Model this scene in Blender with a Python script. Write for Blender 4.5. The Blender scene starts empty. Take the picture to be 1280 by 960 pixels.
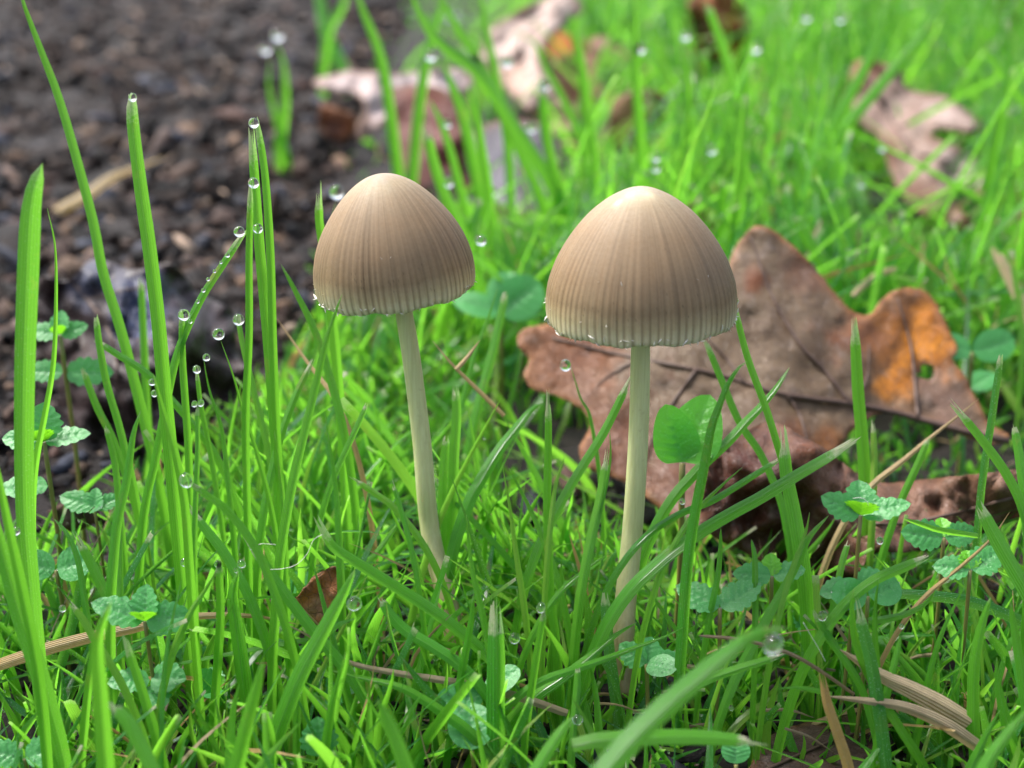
import bpy, math, random
import numpy as np
from mathutils import Vector, Matrix, noise as mnoise
from mathutils.geometry import delaunay_2d_cdt
R = random.Random(7); G = np.random.RandomState(11)
sc = bpy.context.scene
sc.unit_settings.system = 'METRIC'; sc.unit_settings.scale_length = 0.01      # one unit is one centimetre
# ------------------------------------------------------------------ camera, sky, sun, exposure
H = 9.0; F = 1758.0; PITCH = math.radians(20)
CP, SP = math.cos(PITCH), math.sin(PITCH)
cd = bpy.data.cameras.new('camera'); cam = bpy.data.objects.new('camera', cd); sc.collection.objects.link(cam)
cam.location = (0, 0, H); cam.rotation_euler = (math.radians(90) - PITCH, 0, 0)
cd.sensor_width = 36; cd.lens = 36 * F / 1280; cd.clip_start = 0.1; cd.clip_end = 9000
cd.dof.use_dof = True; cd.dof.focus_distance = 15.2; cd.dof.aperture_fstop = 0.25; cd.dof.aperture_blades = 0
sc.camera = cam
SUN_EL, SUN_ROT = math.radians(58), math.radians(-62)
w = bpy.data.worlds.new('World'); sc.world = w; w.use_nodes = True
nt = w.node_tree; bg = nt.nodes['Background']
sky = nt.nodes.new('ShaderNodeTexSky'); sky.sky_type = 'NISHITA'; sky.sun_disc = False
sky.sun_elevation = SUN_EL; sky.sun_rotation = SUN_ROT; sky.air_density = 1.0; sky.dust_density = 4.0; sky.ozone_density = 1.0
hs = nt.nodes.new('ShaderNodeHueSaturation'); hs.inputs['Saturation'].default_value = 0.62
nt.links.new(sky.outputs[0], hs.inputs['Color']); nt.links.new(hs.outputs[0], bg.inputs[0]); bg.inputs[1].default_value = 0.085
sd = bpy.data.lights.new('sun', 'SUN'); sd.energy = 1.5; sd.angle = math.radians(14); sd.color = (1.0, 0.97, 0.92)
sun = bpy.data.objects.new('sun', sd); sc.collection.objects.link(sun)
dv = Vector((math.sin(SUN_ROT) * math.cos(SUN_EL), math.cos(SUN_ROT) * math.cos(SUN_EL), math.sin(SUN_EL)))
sun.rotation_euler = (-dv).to_track_quat('-Z', 'Y').to_euler(); sun.location = dv * 100
sc.view_settings.view_transform = 'Standard'; sc.view_settings.look = 'None'; sc.view_settings.gamma = 1
sc.view_settings.exposure = 2.08
sc.cycles.max_bounces = 10; sc.cycles.transmission_bounces = 8; sc.cycles.diffuse_bounces = 4; sc.cycles.transparent_max_bounces = 6
sc.cycles.caustics_reflective = False; sc.cycles.caustics_refractive = False; sc.cycles.use_denoising = True
sc.cycles.sample_clamp_indirect = 6

# ------------------------------------------------------------------ helpers
def ray(px, py):
    a = (px - 640) / F; b = (480 - py) / F
    return a, CP + b * SP, -SP + b * CP
def P(px, py, Y):                                     # the point of the place that stands Y cm in front of the camera's foot
    a, y, z = ray(px, py); s = Y / y
    return np.array([s * a, Y, H + s * z])
def depth(py, Y): return Y / (CP + (480 - py) / F * SP)
def proj(x, y, z):
    zz = z - H; d = y * CP - zz * SP; u = y * SP + zz * CP
    return 640 + F * x / d, 480 - F * u / d
def Yg(py):
    a, y, z = ray(640, py)
    return 1e4 if z > -0.01 else -H * y / z
def gz(x, y):
    return (0.16 * np.sin(x * .9 + 1.3) * np.sin(y * .55 + .4) + 0.10 * np.sin(x * 2.1 + y * 1.3) + 0.05 * np.sin(x * 4.3 - y * 3.1)) - 0.12
def soil_edge(Y): return np.interp(Y, [0, 17, 20, 24, 28.7, 46, 80, 109, 200], [-40, -40, -6.3, -5.2, -4.3, -6.6, -7.6, -8.2, -9])
def soft(x, a, b): return np.clip((x - a) / (b - a), 0, 1)
def catmull(pts, n):
    p = np.array(pts, float)
    if len(p) == 2:
        t = np.linspace(0, 1, n)[:, None]; return p[0] * (1 - t) + p[1] * t
    q = np.vstack([2 * p[0] - p[1], p, 2 * p[-1] - p[-2]])
    seg = np.linalg.norm(np.diff(p, axis=0), axis=1) + 1e-9; cu = np.concatenate([[0], np.cumsum(seg)])
    out = []
    for s in np.linspace(0, cu[-1], n):
        i = min(int(np.searchsorted(cu, s, 'right') - 1), len(seg) - 1); t = (s - cu[i]) / seg[i]
        a, b, c, d = q[i], q[i + 1], q[i + 2], q[i + 3]
        out.append(.5 * (2 * b + (c - a) * t + (2 * a - 5 * b + 4 * c - d) * t * t + (3 * b - a - 3 * c + d) * t ** 3))
    return np.array(out)
def norm(v):
    return v / (np.linalg.norm(v, axis=-1, keepdims=True) + 1e-12)
def mesh(name, V, faces, attrs=None, smooth=True):
    me = bpy.data.meshes.new(name)
    V = np.asarray(V, np.float32).reshape(-1, 3)
    if isinstance(faces, np.ndarray):
        k = faces.shape[1]; n = len(faces)
        me.vertices.add(len(V)); me.vertices.foreach_set('co', V.ravel())
        me.loops.add(n * k); me.loops.foreach_set('vertex_index', faces.astype(np.int32).ravel())
        me.polygons.add(n); me.polygons.foreach_set('loop_start', np.arange(0, n * k, k, dtype=np.int32))
        me.update(calc_edges=True)
    else:
        me.from_pydata(V.tolist(), [], faces)
    if smooth: me.polygons.foreach_set('use_smooth', np.ones(len(me.polygons), bool))
    for an, av in (attrs or {}).items():
        at = me.attributes.new(an, 'FLOAT_COLOR', 'POINT'); at.data.foreach_set('color', np.asarray(av, np.float32).ravel())
    me.update(); return me
def obj(name, me, m=None, parent=None, loc=None):
    o = bpy.data.objects.new(name, me); sc.collection.objects.link(o)
    if m and not me.materials: me.materials.append(m)
    if parent: o.parent = parent
    if loc is not None: o.location = [float(c) for c in loc]
    return o
def tag(o, label=None, cat=None, group=None, kind=None):
    if label: o['label'] = label
    if cat: o['category'] = cat
    if group: o['group'] = group
    if kind: o['kind'] = kind
    return o
def empty(name, loc, label, cat, group=None):
    o = bpy.data.objects.new(name, None); o.empty_display_size = .3; sc.collection.objects.link(o); o.location = [float(c) for c in loc]
    return tag(o, label, cat, group)
def tube_geo(pts, rad, n=8, cap=True):
    pts = np.asarray(pts, float); rad = np.broadcast_to(np.asarray(rad, float), (len(pts),))
    T = norm(np.gradient(pts, axis=0)); up = np.array([0, 1, 0.1]); A = norm(np.cross(T, up)); B = np.cross(A, T)
    an = np.arange(n) / n * 2 * math.pi
    V = pts[:, None] + rad[:, None, None] * (np.cos(an)[None, :, None] * A[:, None] + np.sin(an)[None, :, None] * B[:, None])
    fs = [(i * n + j, i * n + (j + 1) % n, (i + 1) * n + (j + 1) % n, (i + 1) * n + j) for i in range(len(pts) - 1) for j in range(n)]
    if cap: fs += [tuple(range(n))[::-1], tuple((len(pts) - 1) * n + j for j in range(n))]
    return V.reshape(-1, 3), fs
# ------------------------------------------------------------------ materials
class NB:
    def __init__(s, name):
        s.m = bpy.data.materials.new(name); s.m.use_nodes = True; s.t = s.m.node_tree; s.t.nodes.clear()
        s.out = s.n('ShaderNodeOutputMaterial')
    def n(s, t, **k):
        o = s.t.nodes.new(t)
        for a, b in k.items(): setattr(o, a, b)
        return o
    def l(s, a, b): s.t.links.new(a, b)
    def v(s, sock, val):
        if hasattr(val, 'is_linked'): s.l(val, sock)
        else: sock.default_value = val
    def math(s, op, a, b=0.0, c=None, clamp=False):
        o = s.n('ShaderNodeMath', operation=op, use_clamp=clamp); s.v(o.inputs[0], a); s.v(o.inputs[1], b)
        if c is not None: s.v(o.inputs[2], c)
        return o.outputs[0]
    def mix(s, f, a, b, blend='MIX'):
        o = s.n('ShaderNodeMix', data_type='RGBA', blend_type=blend)
        s.v(o.inputs[0], f); s.v(o.inputs[6], a if hasattr(a, 'is_linked') else (*a, 1)); s.v(o.inputs[7], b if hasattr(b, 'is_linked') else (*b, 1))
        return o.outputs[2]
    def ramp(s, f, stops):
        o = s.n('ShaderNodeValToRGB'); e = o.color_ramp.elements
        while len(e) < len(stops): e.new(.5)
        for i, (p, c) in enumerate(stops): e[i].position = p; e[i].color = (*c, 1) if len(c) == 3 else c
        s.v(o.inputs[0], f); return o.outputs[0]
    def range(s, f, a, b, c=0., d=1.):
        o = s.n('ShaderNodeMapRange'); s.v(o.inputs[0], f)
        for i, x in enumerate((a, b, c, d)): o.inputs[i + 1].default_value = x
        return o.outputs[0]
    def noise(s, vec, scale, detail=4, rough=.55):
        o = s.n('ShaderNodeTexNoise'); s.l(vec, o.inputs['Vector']); o.inputs['Scale'].default_value = scale
        o.inputs['Detail'].default_value = detail; o.inputs['Roughness'].default_value = rough; return o.outputs[0]
    def vor(s, vec, scale, feature='F1'):
        o = s.n('ShaderNodeTexVoronoi', feature=feature); s.l(vec, o.inputs['Vector']); o.inputs['Scale'].default_value = scale; return o.outputs[0]
    def pos(s): return s.n('ShaderNodeNewGeometry').outputs['Position']
    def bump(s, h, strength, dist):
        o = s.n('ShaderNodeBump'); s.l(h, o.inputs['Height']); o.inputs['Strength'].default_value = strength; o.inputs['Distance'].default_value = dist
        return o.outputs[0]
    def pbr(s, col, rough=.5, spec=.5, nor=None, **k):
        o = s.n('ShaderNodeBsdfPrincipled'); s.v(o.inputs['Base Color'], col if hasattr(col, 'is_linked') else (*col, 1))
        s.v(o.inputs['Roughness'], rough); s.v(o.inputs['Specular IOR Level'], spec)
        if nor: s.l(nor, o.inputs['Normal'])
        for a, b in k.items(): s.v(o.inputs[a.replace('_', ' ')], b)
        return o.outputs[0]
    def done(s, surf, trans=None, fac=0, nor=None):
        if trans is not None:
            t = s.n('ShaderNodeBsdfTranslucent'); s.v(t.inputs[0], trans if hasattr(trans, 'is_linked') else (*trans, 1))
            if nor: s.l(nor, t.inputs['Normal'])
            x = s.n('ShaderNodeMixShader'); x.inputs[0].default_value = fac; s.l(surf, x.inputs[1]); s.l(t.outputs[0], x.inputs[2]); surf = x.outputs[0]
        s.l(surf, s.out.inputs[0]); return s.m
def grass_material(name, dead=False):
    b = NB(name); at = b.n('ShaderNodeAttribute', attribute_name='bl'); sp = b.n('ShaderNodeSeparateColor'); b.l(at.outputs[0], sp.inputs[0])
    rnd, t, u, tip = sp.outputs[0], sp.outputs[1], sp.outputs[2], at.outputs['Alpha']
    pos = b.pos()
    if dead:
        c = b.ramp(rnd, [(0, (.50, .30, .08)), (.35, (.58, .42, .19)), (.6, (.46, .36, .22)), (.8, (.30, .24, .17)), (1, (.13, .07, .03))])
        c = b.mix(b.range(b.noise(pos, 5, 6, .7), .45, .75, 0, .75), c, b.mix(.5, c, (.10, .06, .03)))
    else:
        c = b.ramp(rnd, [(0, (.025, .140, .060)), (.2, (.035, .220, .040)), (.45, (.075, .335, .020)), (.75, (.140, .440, .024)), (1, (.34, .52, .07))])
        c = b.mix(b.range(t, 0, .28, .55, 0), c, (.16, .34, .06))
        c = b.mix(b.math('MULTIPLY', b.noise(pos, 2.2, 3), .35), c, (.03, .20, .02))
        sick = b.math('MULTIPLY', b.range(b.noise(pos, 1.7, 4, .7), .60, .70), b.range(t, .3, .8))
        c = b.mix(b.math('MULTIPLY', sick, .65), c, (.40, .30, .08))
        tipm = b.math('MULTIPLY', b.range(b.math('ADD', t, b.math('MULTIPLY', b.noise(pos, 26, 2), .07)), .985, 1.02), tip)
        c = b.mix(tipm, c, (.62, .58, .42))
    lines = b.math('SINE', b.math('MULTIPLY', u, 44.0))
    mid = b.range(b.math('ABSOLUTE', b.math('SUBTRACT', u, .5)), 0, .07, 1, 0)
    c = b.mix(b.math('MULTIPLY', b.range(b.noise(pos, 55, 2, .6), .60, .70), b.range(rnd, .18, .42, .75, .10)), c, (.45, .62, .48) if not dead else (.5, .42, .3))
    c = b.mix(b.math('MULTIPLY', b.range(lines, -.2, 1), .38 if not dead else .16), c, (.012, .07, .008) if not dead else (.12, .07, .03))
    c = b.mix(b.math('MULTIPLY', mid, .30), c, (.22, .50, .10) if not dead else (.5, .4, .2))
    h = b.math('ADD', b.math('MULTIPLY', lines, .9), b.math('MULTIPLY', b.noise(pos, 45, 3), .5))
    nor = b.bump(h, .8, .008)
    s = b.pbr(c, .27 if not dead else .5, .75, nor)
    tr = b.mix(.70, c, (.29, .79, .05) if not dead else (.6, .4, .15))
    return b.done(s, tr, .48 if not dead else .3)
M_GRASS = grass_material('grass_green'); M_DEAD = grass_material('grass_straw', True)
def leaf_material(name, rough=.5, spec=.4, bump=.5, tr=.12, mul=(.44, .37, .29)):
    b = NB(name); at = b.n('ShaderNodeAttribute', attribute_name='lc'); pos = b.pos(); c = b.mix(1, at.outputs[0], mul, 'MULTIPLY')
    n1 = b.noise(pos, 1.6, 6, .65); n2 = b.noise(pos, 9, 5, .7)
    c = b.mix(b.range(n1, .38, .66, 0, .75), c, b.mix(1, c, (.62, .50, .42), 'MULTIPLY'))
    c = b.mix(b.range(n2, .45, .75, 0, .55), c, b.mix(1, c, (.42, .34, .30), 'MULTIPLY'))
    c = b.mix(b.range(b.noise(pos, 3.1, 5, .7), .54, .74, 0, .45), c, b.mix(.5, c, (.46, .38, .36)))
    ve = b.range(b.vor(pos, 5.5, 'DISTANCE_TO_EDGE'), 0, .035, 1, 0)
    ve2 = b.range(b.vor(pos, 16, 'DISTANCE_TO_EDGE'), 0, .09, 1, 0)
    c = b.mix(b.math('MULTIPLY', ve, .5), c, (.05, .028, .02)); c = b.mix(b.math('MULTIPLY', ve2, .3), c, (.08, .045, .03))
    c = b.mix(b.range(b.vor(pos, 7), .0, .09, .7, 0), c, (.03, .018, .015))
    h = b.math('ADD', b.math('MULTIPLY', ve, -.5), b.math('ADD', b.math('MULTIPLY', ve2, -.3), b.math('MULTIPLY', n2, .8)))
    nor = b.bump(h, bump, .05)
    return b.done(b.pbr(c, b.range(n2, .3, .7, rough - .12, rough + .15), spec, nor), c, tr)
M_LEAF = leaf_material('dry_leaf', .48, .4, .5, .15); M_WET = leaf_material('wet_leaf', .40, .35, .35, .03, (.7, .7, .75))
M_PALE = leaf_material('pale_dry_leaf', .55, .4, .4, .2, (.70, .67, .68))
def vein_material():
    b = NB('leaf_vein'); pos = b.pos(); return b.done(b.pbr(b.mix(b.noise(pos, 8), (.05, .030, .024), (.11, .065, .045)), .55, .4))
M_VEIN = vein_material()
def weed_material(name, c1, c2, tr, f=.3):
    b = NB(name); at = b.n('ShaderNodeAttribute', attribute_name='lc'); sp = b.n('ShaderNodeSeparateColor'); b.l(at.outputs[0], sp.inputs[0]); pos = b.pos()
    c = b.mix(b.noise(pos, 6, 4), c1, c2); c = b.mix(b.math('MULTIPLY', sp.outputs[0], .32), c, b.mix(.5, c, (.22, .50, .22)))
    c = b.mix(b.range(b.noise(pos, 50, 3, .7), .58, .74, 0, .45), c, (.42, .66, .50))
    nor = b.bump(b.noise(pos, 30, 4, .6), .6, .02)
    return b.done(b.pbr(c, .33, .6, nor), tr, f)
M_WEED = weed_material('weed_leaf', (.04, .24, .055), (.09, .36, .09), (.12, .55, .08))
M_WEEDY = weed_material('weed_young_leaf', (.10, .42, .01), (.17, .52, .02), (.25, .7, .02), .42)
M_CLOV = weed_material('clover_leaf', (.07, .33, .03), (.11, .43, .04), (.20, .68, .04), .55)
b = NB('weed_stem'); pos = b.pos(); M_STEM = b.done(b.pbr(b.mix(b.noise(pos, 3), (.10, .20, .03), (.24, .12, .05)), .45, .5))
b = NB('soil'); pos = b.pos()
c = b.ramp(b.noise(pos, 2.4, 8, .7), [(.25, (.005, .004, .004)), (.5, (.016, .011, .010)), (.68, (.045, .030, .025)), (.85, (.08, .06, .05))])
M_SOIL = b.done(b.pbr(c, .75, .4, b.bump(b.noise(pos, 6, 8, .75), .9, .35)))
b = NB('soil_crumb'); at = b.n('ShaderNodeAttribute', attribute_name='lc'); pos = b.pos()
c = b.mix(b.range(b.noise(pos, 6, 5, .7), .35, .7, 0, .7), at.outputs[0], b.mix(1, at.outputs[0], (.28, .22, .20), 'MULTIPLY')); c = b.mix(1, c, (.56, .55, .56), 'MULTIPLY')
M_CRUMB = b.done(b.pbr(c, .60, .18, b.bump(b.noise(pos, 14, 5, .7), .7, .08)))
b = NB('water'); g = b.n('ShaderNodeBsdfGlass'); g.inputs['IOR'].default_value = 1.333; g.inputs['Roughness'].default_value = 0; M_WATER = b.done(g.outputs[0])
b = NB('white_fibre'); pos = b.pos(); M_WHITE = b.done(b.pbr(b.mix(b.noise(pos, 20), (.80, .78, .72), (.6, .56, .48)), .4, .6))
b = NB('mushroom_cap'); at = b.n('ShaderNodeAttribute', attribute_name='lc'); pos = b.pos()
c = at.outputs[0]; n2 = b.noise(pos, 26, 5, .7)
c = b.mix(b.range(n2, .40, .75, 0, .32), c, b.mix(1, c, (.66, .58, .50), 'MULTIPLY'))
c = b.mix(b.range(b.noise(pos, 3.2, 4), .45, .7, 0, .30), c, b.mix(1, c, (1.12, 1.02, .92), 'MULTIPLY'))
c = b.mix(b.range(b.vor(pos, 8.5), .015, .05, .5, 0), c, (.10, .055, .03))
M_CAP = b.done(b.pbr(c, b.range(n2, .3, .7, .50, .66), .26, b.bump(b.noise(pos, 60, 4, .7), .25, .012), Subsurface_Weight=.22, Subsurface_Scale=.10, Subsurface_Radius=(1, .6, .35)))
b = NB('mushroom_stem'); at = b.n('ShaderNodeAttribute', attribute_name='lc'); pos = b.pos()
mp = b.n('ShaderNodeMapping'); mp.inputs['Scale'].default_value = (30, 30, 1.6); b.l(pos, mp.inputs[0]); ns = b.noise(mp.outputs[0], 1, 4)
c = b.mix(b.range(ns, .35, .7, 0, .5), at.outputs[0], b.mix(1, at.outputs[0], (.66, .63, .52), 'MULTIPLY'))
c = b.mix(b.range(b.noise(pos, 9, 4, .7), .6, .75, 0, .25), c, (.20, .15, .07))
M_STIPE = b.done(b.pbr(c, .38, .5, b.bump(ns, .35, .012), Subsurface_Weight=.30, Subsurface_Scale=.10, Subsurface_Radius=(1, .8, .4)))
b = NB('mushroom_gills'); pos = b.pos(); M_GILL = b.done(b.pbr(b.mix(b.noise(pos, 6), (.20, .14, .08), (.12, .08, .05)), .6, .3))

# ------------------------------------------------------------------ ground
def axis(lo, hi, step, far):
    core = np.arange(lo, hi + step / 2, step); k = np.geomspace(step, far, 26)
    return np.concatenate([lo - k[::-1], core, hi + k])
gx, gy = axis(-42, 42, .5, 2500), axis(4, 125, .5, 2500)
X, Y = np.meshgrid(gx, gy); Z = gz(X, Y); near = (np.abs(X) < 42) & (Y > 3) & (Y < 126)
nz = np.array([mnoise.fractal(Vector((x * .35, y * .35, 3)), .9, 2.1, 5) if q else 0 for x, y, q in zip(X.ravel(), Y.ravel(), near.ravel())]).reshape(X.shape)
soil = soft(soil_edge(Y) - X, -1, 1)
Z = np.where(near, Z + nz * (.12 + .55 * soil), -.12)
ny, nx = X.shape; ii = np.arange(ny * nx).reshape(ny, nx)
fq = np.stack([ii[:-1, :-1], ii[:-1, 1:], ii[1:, 1:], ii[1:, :-1]], -1).reshape(-1, 4)
tag(obj('ground', mesh('ground', np.stack([X, Y, Z], -1), fq), M_SOIL), kind='structure')
# crumbs of damp soil
ico_v = None
def ico(sub):
    import bmesh
    bm = bmesh.new(); bmesh.ops.create_icosphere(bm, subdivisions=sub, radius=1); bm.verts.index_update()
    v = np.array([x.co[:] for x in bm.verts]); f = np.array([[x.index for x in q.verts] for q in bm.faces]); bm.free(); return v, f
IV, IF = ico(1); IV2, IF2 = ico(2); IV3, IF3 = ico(3)
CRC = np.array([(.060, .038, .029), (.115, .075, .055), (.024, .017, .016), (.008, .006, .007), (.075, .085, .115), (.26, .17, .11), (.58, .44, .32), (.10, .055, .042), (.21, .15, .125)])
CRP = np.array([.19, .13, .21, .20, .09, .05, .035, .05, .045])
def rotm(a, b_, c_):
    ca, sa, cb, sb, cc, sc_ = np.cos(a), np.sin(a), np.cos(b_), np.sin(b_), np.cos(c_), np.sin(c_)
    return np.stack([np.stack([cb * cc, sa * sb * cc - ca * sc_, ca * sb * cc + sa * sc_], -1), np.stack([cb * sc_, sa * sb * sc_ + ca * cc, ca * sb * sc_ - sa * cc], -1), np.stack([-sb, sa * cb, ca * cb], -1)], -2)
def crumbs(n, y0, y1, s0, s1, V0, F0):
    y = y0 + (y1 - y0) * G.rand(n) ** .8; y = np.where((y < 27) & (s1 > .3), y + 9, y); e = soil_edge(y); lo = -.38 * y - 3; x = lo + (e + 1.2 - lo) * G.rand(n)
    x = np.where(y < 20, G.uniform(-.40, .40, n) * y, x)
    s = s0 + (s1 - s0) * G.rand(n) ** 5
    sh = np.stack([G.uniform(.7, 2.3, n), G.uniform(.45, 1.1, n), G.uniform(.25, .8, n)], -1) * s[:, None]
    V = V0[None] * (1 + G.uniform(-.42, .42, (n, len(V0), 1))) * sh[:, None]
    V = np.einsum('nij,nvj->nvi', rotm(G.normal(0, .5, n), G.normal(0, .5, n), G.uniform(0, 6.3, n)), V)
    zz = gz(x, y) + G.uniform(-.1, .5, n) * s + .18 * np.sin(x * .8) * np.sin(y * .7) + .12
    V += np.stack([x, y, zz], -1)[:, None]
    Fc = (F0[None] + np.arange(n)[:, None, None] * len(V0)).reshape(-1, 3)
    c = CRC[G.choice(len(CRC), n, p=CRP)] * G.uniform(.25, 1.7, (n, 1)); C = np.concatenate([np.repeat(c[:, None], len(V0), 1), np.ones((n, len(V0), 1))], -1)
    return V.reshape(-1, 3), Fc, C.reshape(-1, 4)
parts = [crumbs(11000, 19, 118, .07, .46, IV, IF), crumbs(16000, 19, 75, .04, .20, IV, IF), crumbs(2600, 19, 50, .04, .25, IV, IF), crumbs(1800, 10, 20, .03, .16, IV, IF)]
off = 0; VV = []; FF = []; CC = []
for v, f, c in parts: VV.append(v); FF.append(f + off); CC.append(c); off += len(v)
tag(obj('soil_crumbs', mesh('soil_crumbs', np.vstack(VV), np.vstack(FF), {'lc': np.vstack(CC)}, smooth=False), M_CRUMB), kind='stuff', label='loose dark brown crumbs of damp soil')
# larger clods and chips, one object each
CL = [('brown', (.095, .055, .042)), ('pale tan', (.36, .25, .17)), ('slate grey', (.075, .082, .115)), ('blackish', (.018, .014, .015)), ('reddish brown', (.12, .05, .035))]
protos = []
for nm, col in CL:
    for k in range(2):
        V = IV2 * np.array([1.3, .9, .5]) * (1 + .30 * np.array([[mnoise.noise(Vector(v * 1.3) + Vector((k * 7, len(protos) * 3, 0)))] for v in IV2]) * 2)
        V += .10 * G.uniform(-1, 1, V.shape)
        protos.append((nm, mesh('soil_clod', V, IF2, {'lc': np.tile([*col, 1], (len(V), 1))}, smooth=False)))
for i in range(70):
    nm, me = protos[int(R.choice([0, 1, 0, 1, 2, 3, 4, 5, 6, 7, 6, 8, 9]))]
    y = R.uniform(27, 95); e = float(soil_edge(y)); lo = -.37 * y - 1; x = R.uniform(lo, e); s = R.uniform(.18, .36)
    o = obj('soil_clod', me, M_CRUMB, None, (x, y, float(gz(x, y)) + .32)); o.scale = (s, s, s); o.rotation_euler = (R.gauss(0, .4), R.gauss(0, .4), R.uniform(0, 6.3))
    qx, qy = proj(o.location.x, o.location.y, o.location.z); ds = float(soil_edge(y)) - x
    whr = 'near the grass edge' if ds < 3 else 'left of the left cap' if qx > 180 else 'toward the left edge'; far = 'far back' if qy < 90 else 'halfway back' if qy < 220 else 'low down'
    tag(o, '%s soil clod lying %s, %s' % (nm, far, whr), 'clod', '%s clods %s %s' % (nm, far, whr))

# ------------------------------------------------------------------ grass
def blade_geo(C, W, side, fold, rnd, tipf, cross=3):
    """C (n,S,3) centre lines, W (n,S) widths, side (n,S,3) unit; returns verts, quads, attribute"""
    n, S, _ = C.shape; T = norm(np.gradient(C, axis=1)); N = norm(np.cross(side, T)); side = norm(np.cross(T, N))
    us = np.linspace(-1, 1, cross)
    V = C[:, :, None] + side[:, :, None] * (us[None, None, :, None] * W[:, :, None, None] / 2) + N[:, :, None] * ((np.abs(us) - .5)[None, None, :, None] * (W * fold[:, None])[:, :, None, None] / 2)
    idx = np.arange(n * S * cross).reshape(n, S, cross)
    Q = np.stack([idx[:, :-1, :-1], idx[:, :-1, 1:], idx[:, 1:, 1:], idx[:, 1:, :-1]], -1).reshape(-1, 4)
    A = np.empty((n, S, cross, 4)); A[..., 0] = rnd[:, None, None]; A[..., 1] = np.linspace(0, 1, S)[None, :, None]; A[..., 2] = ((us + 1) / 2)[None, None]; A[..., 3] = tipf[:, None, None]
    return V, Q, A.reshape(-1, 4)
def env(px, Y):
    """highest picture row that the tips of ordinary lawn blades reach"""
    a = np.interp(px, [-200, 0, 130, 200, 300, 400, 470, 540, 600, 680, 760, 880, 1050, 1150, 1280, 1500], [640, 620, 580, 520, 470, 440, 470, 520, 470, 560, 620, 640, 640, 610, 580, 560])
    a = a + np.clip(15.5 - Y, 0, 1.2) * 45 + np.clip(14.3 - Y, 0, 9) * 105
    leaf = (Y >= 17) & (Y < 22.5) & (px > 630) & (px < 1240)
    a = np.where(leaf, np.maximum(a, 640), a)
    b_ = np.interp(px, [0, 200, 380, 420, 560, 700, 800, 960, 1280], [520, 500, 430, 330, 60, -40, -200, -300, -300])
    return np.where(Y > 22.5, b_, a)
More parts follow.
